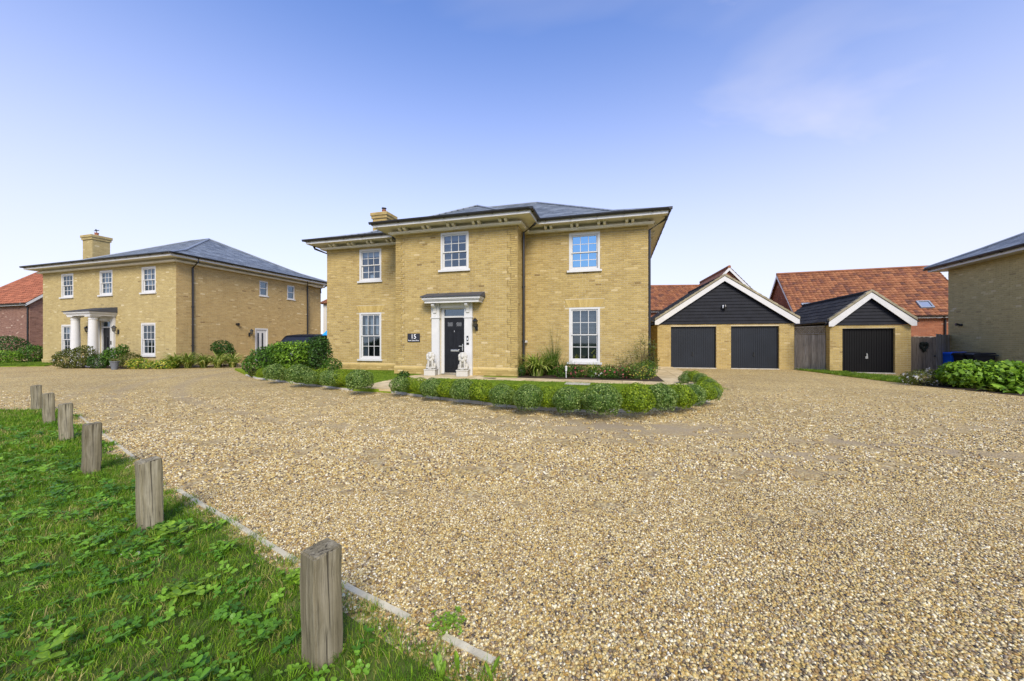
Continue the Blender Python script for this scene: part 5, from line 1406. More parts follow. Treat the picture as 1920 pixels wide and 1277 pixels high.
# ------------------------------------------------------------------ red roofed houses behind
def gabled_house(loc, ang, W, D, ze, zr, brick, label, seed, hip_left=None, tile='red_tile', verge_w=.2, ov=.25, rafters=False, bricks_front=True, win=None, mortar='mortar_red', tone=None):
    g = empty('red_brick_house', loc, ang, label, 'house'); P = front(0)
    mb = MB(); holes = win or []; wall_face(mb, P, 0, W, 0, ze, holes); wall_face(mb, leftside(0), 0, D, 0, ze, []); wall_face(mb, rightside(W), 0, D, 0, ze, []); wall_face(mb, lambda s, z, o: (s, D + o, z), 0, W, 0, ze, [])
    if hip_left is None: mb.poly([(0, 0, ze), (0, D, ze), (0, D / 2, zr)])
    mb.poly([(W, 0, ze), (W, D, ze), (W, D / 2, zr)])
    w = mb.build('wall', mortar, g)
    bl = brick_list(P, 0, W, 0, ze, holes, seed=seed) + brick_list(rightside(W), 0, D, 0, ze, [], seed=seed + 1) + brick_list(leftside(0), 0, D, 0, ze, [], seed=seed + 2)
    for x, Pg in ((0, leftside(0)), (W, rightside(W))):
        if x == 0 and hip_left is not None: continue
        r = ze
        while r < zr - .2:
            e = D / 2 * (r + .08 - ze) / (zr - ze); bl += brick_list(Pg, e, D - e, r, r + .0751, [], seed=int(r * 40)); r += .075
    lay_bricks(w, g, bl, brick)
    sl = (zr - ze) / (D / 2); z_e = ze - ov * sl; h = D / 2 + ov; L = math.hypot(h, zr - z_e); x0 = -verge_w; x1 = W + verge_w; hl = hip_left or 0
    A, B = Vector((x0, -ov, z_e)), Vector((x1, -ov, z_e)); E, F = Vector((x0 + hl, D / 2, zr)), Vector((x1, D / 2, zr)); C, Dd = Vector((x1, D + ov, z_e)), Vector((x0, D + ov, z_e)); dz = Vector((0, 0, .05))
    mb = MB(); mb.poly([tuple(p + dz) for p in (A, B, F, E)]); mb.poly([tuple(p + dz) for p in (C, Dd, E, F)])
    if hl: mb.poly([tuple(p + dz) for p in (Dd, A, E)])
    rf = mb.build('roof', 'red_tile', g)
    v = Vector((0, h, zr - z_e)).normalized()
    tl = tiles_on(A + dz, Vector((1, 0, 0)), v, [(0, 0), (x1 - x0, 0), (x1 - x0, L), (hl, L)], .25, .28, .012, seed + 3, 'pan', tone=tone)
    if hl: tl += tiles_on(Dd + dz, Vector((0, -1, 0)), Vector((hl, 0, zr - z_e)).normalized(), [(0, 0), (D + 2 * ov, 0), (h, math.hypot(hl, zr - z_e))], .25, .28, .012, seed + 4, 'pan', tone=tone)
    lay_tiles(rf, tl, 'roof_tile', tile)
    mb = MB(); mb.tube([E + dz * 1.6, F + dz * 1.6], .11, 8, .35)
    if hl: mb.tube([A + dz * 1.4, E + dz * 1.6], .09, 8, .4)
    mb.build('ridge_tile', tile, rf)
    for x, s in ((x0, 1), (x1, -1)):
        if x == x0 and hl: continue
        for a, b in (((x, -ov, z_e), (x, D / 2, zr)), ((x, D + ov, z_e), (x, D / 2, zr))):
            m = MB(); a, b = Vector(a), Vector(b); m.prism([tuple(a + Vector((0, 0, .04))), tuple(b + Vector((0, 0, .04))), tuple(b - Vector((0, 0, .20))), tuple(a - Vector((0, 0, .16)))], (s * .03, 0, 0)); m.build('bargeboard', 'white_paint', g)
    mb = MB(); mb.box(x0, x1, -ov - .02, -ov + .01, z_e - .10, z_e + .04); mb.build('fascia', 'white_paint', g)
    gutter_run(g, [(x0, -ov - .075), (x1, -ov - .075)], z_e + .03, .055)
    if rafters:
        for k in range(int(W / .55)):
            m = MB(); x = .25 + k * .55; m.box(x - .03, x + .03, -ov, .0, z_e - .12, z_e - .02 + .0); m.build('rafter_foot', 'white_paint', g)
    return g, rf, P
# the plum brick house at the far left
FA = R(-17)
gh, grf, gP = gabled_house(Vector((-34.9, 27.0, 0)) - Vector((math.cos(FA), math.sin(FA), 0)) * 9.0, FA, 9.0, 7.0, 4.25, 7.45, 'brick_plum', 'dark red brick house with plain orange roof at the far left edge', 91, hip_left=2.2, tile='red_tile_plain')
pipe(gh, [(8.6, -.3, 4.1), (8.92, -.06, 3.8), (8.92, -.06, .1)], .045)
# long red roof behind the single garage
BA = R(-19); bo = Vector((20.1, 26.25, 0)); bwin = [(6.25, 7.45, .2, 1.62)]
bh, brf, bP = gabled_house(bo, BA, 9.2, 7.4, 3.15, 6.6, 'brick_red', 'red brick house with long mottled pantile roof and skylights behind the single garage', 101, rafters=True, win=bwin)
m = one('window', 'sash_white', bh, lambda m: (m.pbox(bP, 6.25, 6.31, .2, 1.62, -.08, -.01), m.pbox(bP, 7.39, 7.45, .2, 1.62, -.08, -.01), m.pbox(bP, 6.31, 7.39, 1.3, 1.62, -.08, -.01), m.pbox(bP, 6.83, 6.87, .2, 1.3, -.08, -.01)))
one('pane', 'glass', m, lambda q: q.pbox(bP, 6.31, 7.39, .2, 1.3, -.05, -.045)); interior(m, bP, 6.27, 7.43, .22, 1.6, .6)
pipe(bh, [(7.6, -.3, 2.9), (7.8, -.06, 2.7), (7.8, -.06, .1)], .05)
def skylight(root, x, t, w, h):
    ov = .25; sl = (6.6 - 3.15) / 3.7; v = Vector((0, 1, sl)).normalized(); u = Vector((1, 0, 0)); n = u.cross(v); o0 = Vector((x, -ov, 3.15 - ov * sl)) + v * t + n * .05
    def Q(a, b, c): return tuple(o0 + u * a + v * b + n * c)
    def fr(m):
        for a0, a1, b0, b1 in ((0, .09, 0, h), (w - .09, w, 0, h), (.09, w - .09, 0, .09), (.09, w - .09, h - .09, h)):
            m.add([Q(a0, b0, 0), Q(a1, b0, 0), Q(a1, b1, 0), Q(a0, b1, 0), Q(a0, b0, .14), Q(a1, b0, .14), Q(a1, b1, .14), Q(a0, b1, .14)], [(4, 5, 6, 7), (0, 1, 5, 4), (1, 2, 6, 5), (2, 3, 7, 6), (3, 0, 4, 7)])
    f = one('skylight', 'lead', root, fr); one('pane', 'skylight_glass', f, lambda m: m.quad(Q(.09, .09, .11), Q(w - .09, .09, .11), Q(w - .09, h - .09, .11), Q(.09, h - .09, .11)))
M['skylight_glass'] = None
glass('skylight_glass', .9, (.3, .3, .3), (1.0, .97, .86))
skylight(bh, 6.75, .70, .68, .72); skylight(bh, .45, .8, .68, .72)
# red roof between the main house and the double garage, and the taller gable behind it
ah, arf, aP = gabled_house(Vector((9.2, 30.5, 0)), R(-4), 8.2, 7.0, 3.95, 6.25, 'brick_red', 'red brick house with weathered pantile roof behind the double garage', 111)
th, trf, tP = gabled_house(Vector((18.95, 27.0, 0)), R(78), 7.0, 6.0, 3.4, 6.75, 'brick_red', 'red brick house whose white edged gable peaks above the double garage roof', 121)
# strip of a pale rendered house seen between the left house and the main house
ph = empty('rendered_house', Vector((-18.2, 36.0, 0)), R(-17), 'cream rendered house glimpsed in the gap between the two buff brick houses', 'house')
def pw(m): wall_face(m, front(0), 0, 6, 0, 5.0, [(.35, .85, 2.1, 4.6)]); wall_face(m, leftside(0), 0, 6, 0, 5.0, []); wall_face(m, rightside(6), 0, 6, 0, 5.0, [])
one('wall', 'render_cream', ph, pw)
pwin = one('window', 'sash_white', ph, lambda m: (m.pbox(front(0), .35, .40, 2.1, 4.6, -.08, -.01), m.pbox(front(0), .80, .85, 2.1, 4.6, -.08, -.01))); one('pane', 'glass', pwin, lambda m: m.pbox(front(0), .40, .80, 2.1, 4.6, -.05, -.045)); interior(pwin, front(0), .36, .84, 2.12, 4.58, .6)
def prf(m): m.poly([(-.3, -.3, 4.95), (6.3, -.3, 4.95), (5.4, 3, 7.0), (1.0, 3, 7.0)]); m.poly([(-.3, 6.3, 4.95), (-.3, -.3, 4.95), (1.0, 3, 7.0)])
pr_ = one('roof', 'red_tile', ph, prf)
lay_tiles(pr_, tiles_on(Vector((-.3, -.3, 4.97)), Vector((1, 0, 0)), Vector((0, 3.3, 2.05)).normalized(), [(0, 0), (6.6, 0), (5.7, 3.88), (1.3, 3.88)], .25, .28, .012, 131, 'pan'), 'roof_tile', 'red_tile')

# ------------------------------------------------------------------ black car and blue sheet in the side drive
car = empty('parked_car', Vector((-10.75, 16.9, 0)), R(-6), 'black car parked behind the tall shrubs left of the main house', 'car')
def sect(pts, y): return [(x, y, z) for x, z in pts]
def loft(m, secs):
    n = len(secs[0])
    for i in range(len(secs) - 1): 
        for k in range(n): m.add([secs[i][k], secs[i][(k + 1) % n], secs[i + 1][(k + 1) % n], secs[i + 1][k]], [(0, 1, 2, 3)])
    m.poly(secs[0]); m.poly(secs[-1])
def lower(w, z0, z1): return [(-w + .06, z0), (w - .06, z0), (w, z0 + .15), (w, z1 - .18), (w - .08, z1), (-w + .08, z1), (-w, z1 - .18), (-w, z0 + .15)]
one('body', 'car_black', car, lambda m: (loft(m, [sect(lower(.80, .35, .80), 0), sect(lower(.92, .25, .95), .12), sect(lower(.95, .22, 1.02), 1.1), sect(lower(.95, .22, 1.06), 2.4), sect(lower(.94, .24, 1.08), 4.0), sect(lower(.84, .35, 1.0), 4.45)])), bevel=.02)
def cab(wb, wt, zb, zt_): return [(-wb, zb), (wb, zb), (wt, zt_ - .05), (wt - .12, zt_), (-wt + .12, zt_), (-wt, zt_ - .05)]
one('cabin', 'car_black', car, lambda m: loft(m, [sect(cab(.88, .80, 1.0, 1.06), 1.05), sect(cab(.92, .84, 1.0, 1.62), 1.75), sect(cab(.92, .84, 1.0, 1.70), 2.6), sect(cab(.92, .84, 1.0, 1.68), 3.8), sect(cab(.86, .74, 1.0, 1.1), 4.4)]))
one('windscreen', 'plastic_black', car, lambda m: m.quad((-.78, 1.07, 1.12), (.78, 1.07, 1.12), (.64, 1.68, 1.56), (-.64, 1.68, 1.56)))
for x in (-.66, .66): one('headlight', 'curtain_white', car, lambda m: m.box(x - .17, x + .17, .02, .10, .66, .80))
for x in (-.86, .86):
    for y in (.85, 3.6):
        wh = one('wheel', 'tyre', car, lambda m: m.tube([(x - .1, y, .33), (x + .1, y, .33)], .33, 20)); one('rim', 'chrome', wh, lambda m: m.tube([(x - .105, y, .33), (x + .105, y, .33)], .2, 12))
bs = one('parasol', 'cloth_blue', None, lambda m: (m.lathe([(.42, 1.62), (.40, 1.66), (.2, 1.86), (.03, 2.02)], (0, 0, 0), 8), m.tube([(0, 0, 0), (0, 0, 2.05)], .02, 6)), loc=(-9.02, 18.6, 0))
tag(bs, 'bright blue sheet or parasol showing above the shrubs beyond the car', 'parasol')

# ------------------------------------------------------------------ clipped ball shrubs along the kerb
def ball_mesh(seed, n=4200, leaf=.085, mottled=False):
    r = np.random.default_rng(seed); ph = r.uniform(0, 6, 6)
    d = r.normal(size=(n, 3)); d /= np.linalg.norm(d, axis=1, keepdims=True); d = d[d[:, 2] > -.75]
    lump = 1 + .05 * np.sin(d[:, 0] * 5 + ph[0]) * np.sin(d[:, 1] * 5 + ph[1]) + .045 * np.sin(d[:, 2] * 6 + ph[2]) + .03 * np.sin(d[:, 0] * 11 + ph[3]) * np.sin(d[:, 2] * 12 + ph[4])
    p = d * (lump * (1 - np.abs(r.normal(0, .05, len(d))) + r.normal(0, .010, len(d))))[:, None]
    nr = d + r.normal(0, .55, d.shape)
    tone = np.clip(r.normal(.46, .29, len(d)) + (.12 * np.sin(d[:, 0] * 7 + ph[5])), 0, 1)
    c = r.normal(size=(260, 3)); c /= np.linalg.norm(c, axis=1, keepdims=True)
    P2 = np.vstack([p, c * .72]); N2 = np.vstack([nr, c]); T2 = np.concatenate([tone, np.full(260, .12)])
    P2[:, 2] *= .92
    me = leaf_mesh('ball_foliage', P2, N2, leaf, T2, .62, seed, .1)
    # bigger closing leaves inside
    co = np.empty(len(me.vertices) * 3, np.float32); me.vertices.foreach_get('co', co); co = co.reshape(-1, 4, 3); k = len(p); ctr = co[k:].mean(1, keepdims=True); co[k:] = ctr + (co[k:] - ctr) * 3.2
    me.vertices.foreach_set('co', co.ravel()); me.update(); return me
BALLS = {'silver': [], 'yellow': []}
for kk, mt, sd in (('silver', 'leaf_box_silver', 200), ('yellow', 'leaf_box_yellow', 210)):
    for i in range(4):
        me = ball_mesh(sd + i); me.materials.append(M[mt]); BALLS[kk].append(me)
NAMES = ['first', 'second', 'third', 'fourth', 'fifth', 'sixth', 'seventh', 'eighth', 'ninth', 'tenth', 'eleventh', 'twelfth', 'thirteenth', 'fourteenth', 'fifteenth']
def ball(px, py, rpx, kind, label, group):
    zb = .10; Y = FPX * (CAMZ - zb) / (py + rpx * .86 - HY); r = rpx / FPX * Y * (1.12 if kind == 'silver' else 1.14); X = (px - CX) / FPX * Y
    o = link_mesh('ball_shrub', BALLS[kind][rng.randrange(4)], None, None, (X, Y + r * .3, zb + r * .74)); o.rotation_euler = (rng.uniform(-.15, .15), rng.uniform(-.15, .15), rng.uniform(0, 6.28)); o.scale = (r * rng.uniform(.95, 1.08), r * rng.uniform(.95, 1.08), r * rng.uniform(.92, 1.02))
    tag(o, label, 'shrub', group)
LEFTB = [(491, 700, 10, 'y'), (512, 699, 17, 's'), (531, 700, 11, 'y'), (557, 703, 20, 's'), (576, 704, 13, 'y'), (584, 709, 14, 's'), (601, 707, 15, 'y'), (617, 710, 17, 's'), (636, 709, 17, 'y'), (653, 713, 13, 'y'), (671, 714, 23, 's')]
RIGHTB = [(747, 722, 17, 's'), (768, 722, 14, 'y'), (787, 725, 16, 'y'), (809, 728, 19, 's'), (838, 730, 18, 'y'), (868, 733, 22, 's'), (904, 735, 22, 'y'), (942, 742, 23, 's'), (966, 742, 20, 'y'), (991, 746, 26, 's'), (1030, 747, 22, 'y'), (1067, 751, 26, 's'), (1101, 753, 19, 'y'), (1131, 751, 32, 's'), (1197, 751, 30, 'y'), (1241, 747, 29, 's'), (1277, 745, 25, 'y'), (1300, 742, 23, 's'), (1321, 737, 21, 'y'), (1337, 738, 16, 's')]
BACKB = [(1341, 730, 13, 'y'), (1334, 724, 13, 's'), (1326, 718, 12, 'y'), (1316, 712, 12, 's'), (1304, 707, 11, 'y'), (1292, 705, 10, 's'), (1284, 711, 9, 's')]
for lst, where, grp in ((LEFTB, 'left of the path, counting from the tall shrubs', 'ball shrubs left of the path'), (RIGHTB, 'along the curved kerb, counting from the path', 'ball shrubs along the curved kerb'), (BACKB, 'at the bend towards the garages', 'ball shrubs at the bend of the kerb')):
    cnt = {'s': 0, 'y': 0}
    for (px, py, rp, k) in lst:
        ball(px, py, rp, 'silver' if k == 's' else 'yellow', f"{NAMES[cnt[k]]} {'silvery' if k == 's' else 'yellow-green'} ball shrub {where}", grp); cnt[k] += 1

# ------------------------------------------------------------------ shrubs and borders
def at(px, Y, z=0.0): return Vector(((px - CX) / FPX * Y, Y, z))
leaf_shrub('leafy_shrub', at(498, 13.9, .05), [(0, 0, .55, .62, .55, .55), (-.25, -.1, .4, .5, .45, .4), (.35, .1, .78, .48, .45, .46)], 3200, .085, 'leaf_green', 'loose green shrub at the left end of the ball shrub row', group='tall shrubs left of the main house', seed=301)
leaf_shrub('leafy_shrub', at(548, 14.1, .05), [(0, 0, .68, .70, .55, .62), (.3, .1, .92, .42, .4, .38), (-.35, 0, .72, .48, .4, .55)], 3200, .085, 'leaf_bright', 'bright yellowish green shrub in the middle, before the black car', group='tall shrubs left of the main house', seed=302)
leaf_shrub('leafy_shrub', at(592, 14.4, .05), [(0, 0, .76, .62, .55, .68), (.18, 0, 1.18, .33, .35, .34), (-.3, .1, .72, .45, .45, .52)], 3400, .080, 'leaf_dark', 'dark green shrub standing against the left corner of the main house', group='tall shrubs left of the main house', seed=303)
leaf_shrub('leafy_shrub', at(622, 14.0, .08), [(0, 0, .32, .38, .35, .32)], 900, .07, 'leaf_green', 'low green shrub at the foot of the main house left corner', seed=304)
leaf_shrub('leafy_shrub', at(478, 13.5, .0), [(0, 0, .18, .22, .2, .2)], 300, .06, 'leaf_bronze', 'small bronze plant beside the kerb end next to the gravel', seed=305)
# before the left house
leaf_shrub('rose_bush', at(140, 18.3), [(0, 0, .5, .95, .5, .5), (-.5, 0, .4, .5, .4, .4), (.5, 0, .7, .5, .4, .45)], 3000, .085, 'leaf_bronze', 'bronze tinged rose bush left of the porch columns of the left house', 'shrub', seed=311, spread=1.0, stems=14, flowers=('petal_white', 14, .05))
leaf_shrub('leafy_shrub', at(186, 18.2), [(0, 0, .35, .5, .4, .36)], 1100, .07, 'leaf_dark', 'dark low shrub in front of the porch columns', seed=312)
leaf_shrub('leafy_shrub', at(213, 18.4), [(0, 0, .55, .6, .4, .5), (.35, .1, .9, .25, .25, .3)], 1800, .09, 'leaf_green', 'open green shrub right of the porch, behind the grey pot', seed=313, spread=1.0, shell=.6)
leaf_shrub('leafy_shrub', at(246, 18.3), [(0, 0, .4, .45, .4, .4)], 1000, .08, 'leaf_bronze', 'olive brown shrub between the grey pot and the yellow flowers', seed=314, spread=1.0)
leaf_shrub('flowering_plant', at(262, 17.9), [(0, 0, .25, .6, .35, .28)], 1000, .06, 'leaf_bright', 'yellow flowered border plant right of the grey pot', 'plant', seed=315, flowers=('petal_yellow', 150, .05))
leaf_shrub('flowering_plant', at(306, 17.9), [(0, 0, .22, .6, .35, .25)], 1000, .06, 'leaf_bright', 'yellow flowered border plant at the right corner of the left house', 'plant', seed=316, flowers=('petal_yellow', 130, .05))
leaf_shrub('leafy_shrub', at(416, 19.6), [(0, 0, 1.0, .5, .45, .40), (.2, 0, .75, .45, .4, .4)], 1500, .10, 'leaf_dark', 'rounded dark shrub against the side wall of the left house', seed=317, stems=10)
for i, (px, Y) in enumerate(((330, 18.4), (352, 18.5), (382, 18.7), (408, 18.8), (436, 19.0))):
    strap_plant('strappy_plant', at(px, Y), 150, 1.15, .05, 'leaf_strap', ['strappy plant at the front corner of the left house', 'strappy plant just right of the down pipe on the left house', 'strappy plant in front of the side wall, between down pipe and round shrub', 'strappy plant directly in front of the round dark shrub', 'strappy plant nearest the white side door'][i], group='strappy plants by the left house side wall', seed=320 + i, upright=.6)
pot = one('plant_pot', 'pot_grey', None, lambda m: (m.lathe([(.11, 0), (.115, .03), (.155, .34), (.175, .35), (.175, .40), (.15, .40), (.14, .36), (.0, .36)], (0, 0, 0), 20)), loc=at(215, 17.45))
tag(pot, 'grey round planter at the edge of the bed before the left house', 'plant pot')
strap_plant('potted_plant', at(215, 17.45, .36), 60, .35, .02, 'leaf_straw', 'wispy straw coloured plant growing in the grey planter', seed=330)
o = one('boulder', 'sign_slate', None, lambda m: m.lathe([(.30, 0), (.34, .15), (.28, .32), (.12, .38)], (0, 0, 0), 9), loc=at(306, 18.35)); tag(o, 'dark slate coloured planter box behind the yellow flowers below the window', 'planter')
o.name = 'planter_box'
leaf_shrub('leafy_shrub', at(14, 23.2), [(0, 0, .95, 1.15, .9, .75)], 2400, .11, 'leaf_dark', 'dark rounded shrub at the left edge before the red brick wall', seed=341)
leaf_shrub('leafy_shrub', at(60, 22.6), [(0, 0, .55, .75, .6, .56), (.3, 0, .6, .5, .5, .5)], 2000, .09, 'leaf_green', 'green shrub beside the left corner of the left house', seed=342)
leaf_shrub('leafy_shrub', at(8, 21.8), [(0, 0, .40, .9, .6, .42)], 1600, .09, 'leaf_bright', 'pale yellowish shrub at the left edge below the dark shrub', seed=343)
# right hand border
leaf_shrub('flowering_shrub', at(1742, 11.2), [(0, 0, .24, .70, .45, .25), (-.35, 0, .2, .4, .4, .22)], 1900, .05, 'leaf_bronze', 'low white flowered shrub in front of the wreath gate', seed=351, flowers=('petal_white', 60, .045), spread=1.0)
leaf_shrub('leafy_shrub', at(1792, 10.9), [(0, 0, .2, .5, .4, .24)], 800, .06, 'leaf_dark', 'dark low shrub between the white flowers and the bright hedge', seed=352)
for i, (px, Y, rr, s) in enumerate(((1812, 10.5, .62, 353), (1880, 10.2, .72, 354), (1965, 9.9, .75, 355), (2060, 9.5, .8, 356))):
    leaf_shrub('hedge_shrub', at(px, Y), [(0, 0, .38, rr, .55, .37), (rr * .4, .1, .45, rr * .6, .45, .33)], 2000, .125, 'leaf_bright', ['bright green shrub in front of the blue bin', 'bright green shrub in front of the black bins', 'bright green shrub at the right edge of the border', 'bright green shrub running out of view on the right'][i], group='bright shrubs before the bins', seed=s, aspect=.66, clump=.3)
v, tt = strap_verts(26, .42, .16, 361, .9, .3, .12); o = link_mesh('broadleaf_plant', quads_mesh('broadleaf_plant', v, tt), M['leaf_bright'], None, at(1893, 9.5)); tag(o, 'low plant with large broad leaves at the gravel edge right', 'plant')
v, tt = strap_verts(22, .36, .15, 362, .9, .2, .12); o = link_mesh('broadleaf_plant', quads_mesh('broadleaf_plant', v, tt), M['leaf_bronze'], None, at(1862, 9.75)); tag(o, 'low broad leaved plant with reddish leaves left of the bright one', 'plant')
v, tt = strap_verts(22, .36, .15, 363, .9, .2, .12); o = link_mesh('broadleaf_plant', quads_mesh('broadleaf_plant', v, tt), M['leaf_green'], None, at(1935, 9.4)); tag(o, 'low broad leaved plant at the right edge of the photo', 'plant')
# bed under the right hand window
def hb(x, y): return hw(x, y, .012)
strap_plant('striped_strappy_plant', hb(.62, .30), 260, 1.15, .055, 'leaf_strap', 'large yellow striped strappy plant by the down pipe', seed=371, upright=.65, droop=1.0, base=.14)
strap_plant('ornamental_grass', hb(1.05, .75), 260, 1.15, .012, 'leaf_green', 'tall fine green grass behind the striped plant', seed=372, upright=1.0, droop=.5, base=.12)
strap_plant('ornamental_grass', hb(1.45, .55), 160, .75, .012, 'leaf_dark', 'dark fine grass left of the lower right window', seed=373, upright=.7, droop=.5, base=.10)
strap_plant('ornamental_grass', hb(1.15, .95), 26, 1.9, .012, 'leaf_bronze', 'thin bronze plumes rising highest beside the down pipe', seed=374, upright=1.25, droop=.12, base=.05)
fl_ = [(1.55, .0, 'petal_pink', 'leaf_green', 'small pink flowered plant just left of the white stake light'), (1.95, .05, 'petal_pink', 'leaf_dark', 'small pink flowered plant under the left edge of the window sill'), (2.25, .25, 'petal_pink', 'leaf_green', 'small pink flowered plant under the middle of the window sill'), (2.7, .0, 'petal_white', 'leaf_green', 'small white flowered plant under the right edge of the window sill'), (3.05, -.1, 'petal_pink', 'leaf_green', 'coral flowered plant right of the window near the path'), (3.4, -.05, 'petal_pink', 'leaf_dark', 'deep pink flowered plant left of the yellow flowers'), (3.7, .15, 'petal_pink', 'leaf_bronze', 'sparse red flowered plant behind the yellow flowers')]
for i, (x, y, pm, lm, lb) in enumerate(fl_):
    leaf_shrub('flowering_plant', hb(x, y), [(0, 0, .20, .32, .26, .22)], 620, .065, lm, lb, 'plant', 'small flowering plants under the window', seed=380 + i, flowers=(pm, 16, .045), spread=1.0, aspect=.35)
for i, (x, y, lb) in enumerate(((1.9, .6, 'low green clump against the wall under the window, left'), (2.55, .7, 'low green clump against the wall under the window, right'), (3.1, .5, 'upright green clump right of the window'), (3.65, .65, 'dark green clump below the tall seed heads'))):
    strap_plant('green_clump', hb(x, y), 90, .55, .022, ['leaf_green', 'leaf_strap', 'leaf_green', 'leaf_dark'][i], lb, group='green clumps under the window', seed=390 + i, upright=.8, droop=.6)
leaf_shrub('flowering_plant', hb(4.05, .0), [(0, 0, .27, .52, .38, .29), (.28, .2, .32, .36, .3, .30)], 1900, .045, 'leaf_green', 'mounded yellow flowered plant at the right corner by the path', 'plant', seed=395, flowers=('petal_yellow', 95, .03))
leaf_shrub('seedhead_plant', hb(4.0, .75), [(0, 0, .70, .55, .25, .6), (-.45, 0, .5, .5, .25, .45), (.2, 0, 1.15, .3, .2, .38), (-.1, 0, .35, .75, .3, .35)], 2100, .050, 'leaf_straw', 'tall airy straw coloured plant against the right corner of the wall', 'plant', seed=396, shell=1.2, spread=1.2, aspect=.32, stems=10)
leaf_shrub('seedhead_plant', hb(4.5, .9), [(0, 0, .5, .25, .25, .5), (0, 0, 1.0, .16, .18, .3)], 700, .06, 'leaf_bronze', 'narrow dark plant at the foot of the right down pipe', 'plant', seed=397, shell=.9, spread=1.0, stems=8)
leaf_shrub('leafy_shrub', hb(.18, -.1), [(0, 0, .2, .14, .2, .22)], 400, .05, 'leaf_dark', 'small dark shrub at the foot of the middle down pipe', 'shrub', seed=398)
st = empty('stake_light', hb(1.72, -.2), HOUSE_A, 'slim white stake light in the flower bed left of the window', 'garden light')
one('stake', 'white_paint', st, lambda m: m.tube([(0, 0, 0), (0, 0, .22)], .014, 6)); one('lamp_head', 'white_paint', st, lambda m: m.lathe([(.03, .22), (.035, .36), (.045, .37), (.02, .40)], (0, 0, 0), 10))
leaf_shrub('leafy_shrub', at(757, 11.0, .085), [(0, 0, .16, .2, .2, .2)], 300, .08, 'leaf_dark', 'small dark weed like shrub behind the first ball shrub right of the path', 'shrub', seed=399)

# ------------------------------------------------------------------ posts
def post_mesh(seed):
    rg = random.Random(seed); bm = bmesh.new(); w = .0585; H = (.458 if seed == 3 else .49) + rg.uniform(-.010, .010)
    bmesh.ops.create_cube(bm, size=1, matrix=Matrix.Translation((0, 0, H / 2 - .05)) @ Matrix.Diagonal((2 * w, 2 * w, H + .1, 1)))
    bmesh.ops.bevel(bm, geom=[e for e in bm.edges], offset=.006, segments=2, affect='EDGES')
    bmesh.ops.subdivide_edges(bm, edges=[e for e in bm.edges if e.calc_length() > .2], cuts=10, use_grid_fill=True)
    for v in bm.verts:
        v.co.x += .0022 * math.sin(v.co.z * 23 + seed) + rg.uniform(-.0009, .0009); v.co.y += .0022 * math.sin(v.co.z * 19 + seed * 2) + rg.uniform(-.0009, .0009)
        if v.co.z > H - .02: v.co.z += .010 * (v.co.y / w) * .5 + rg.uniform(-.0012, .0012)
    me = bpy.data.meshes.new('bollard'); bm.to_mesh(me); bm.free(); return me
POSTS = [(605, 1250, 'nearest square timber post, cracked and lichen topped, in the foreground'), (282, 995, 'square timber post second from the camera, in the grass beside the kerb gap'), (171, 888, 'square timber post third from the camera with bleached grey face'), (124, 828, 'square timber post third from the far end, with a dark knot'), (92, 795, 'square timber post second from the far end of the row'), (69, 771, 'farthest square timber post at the corner of the grass')]
for i, (px, py, lb) in enumerate(POSTS):
    me = post_mesh(i + 3); me.materials.append(M['wood_post']); o = link_mesh('timber_post', me, None, None, gp(px, py - (15 if i == 0 else 4 if i == 1 else 0))); o.rotation_euler = (rng.uniform(-.022, .022), rng.uniform(-.022, .022), R(-29 + rng.uniform(-6, 6))); tag(o, lb, 'post', 'timber posts along the grass edge')
# pale edging boards between grass and gravel
for i, (a, b, lb) in enumerate((((146, 779), (252, 858), 'farthest pale timber edging board, beyond the second post'), ((334, 919), (559, 1056), 'long pale edging board between the nearest two posts'), ((563, 1058), (766, 1161), 'pale edging board passing behind the nearest post'), ((829, 1196), (926, 1244), 'short broken edging board at the bottom beside the weeds'))):
    A, B = gp(*a), gp(*b); d = (B - A); L = d.length; o = empty('edging_board', A, math.atan2(d.y, d.x), lb, 'edging board', 'pale edging boards'); 
    n = max(1, round(L / .75)); 
    for k in range(n):
        m = MB(); e = .004; j = rng.uniform(-.004, .004); x0, x1 = k * L / n + e, (k + 1) * L / n - e; ns = 6
        for q in range(ns):
            xa, xb = x0 + (x1 - x0) * q / ns, x0 + (x1 - x0) * (q + 1) / ns
            m.box(xa, xb, -.017 + j + rng.uniform(-.0010, .0010), .017 + j + rng.uniform(-.0010, .0010), -.03, .0095 + rng.uniform(-.0012, .0012))
        m.build('board', 'edging_wood', o)

# ------------------------------------------------------------------ grass, weeds and gravel on the ground
def tuft(seed, n, h, w, spread, lean=.5):
    r = random.Random(seed); V = []
    for _ in range(n):
        a = r.uniform(0, 6.28); x, y = r.gauss(0, spread), r.gauss(0, spread); L = h * r.uniform(.5, 1.25); l = r.uniform(.1, lean); wa = r.uniform(0, 6.28); wx, wy = math.cos(wa) * w / 2, math.sin(wa) * w / 2
        p = [(x, y, 0), (x + math.cos(a) * L * l * .35, y + math.sin(a) * L * l * .35, L * .55), (x + math.cos(a) * L * l, y + math.sin(a) * L * l, L * (1 - l * .3))]
        V.append([(p[0][0] - wx, p[0][1] - wy, 0), (p[0][0] + wx, p[0][1] + wy, 0), (p[1][0] + wx * .8, p[1][1] + wy * .8, p[1][2]), (p[1][0] - wx * .8, p[1][1] - wy * .8, p[1][2])])
        V.append([(p[1][0] - wx * .8, p[1][1] - wy * .8, p[1][2]), (p[1][0] + wx * .8, p[1][1] + wy * .8, p[1][2]), (p[2][0] + wx * .1, p[2][1] + wy * .1, p[2][2]), (p[2][0] - wx * .1, p[2][1] - wy * .1, p[2][2])])
    return np.array(V)
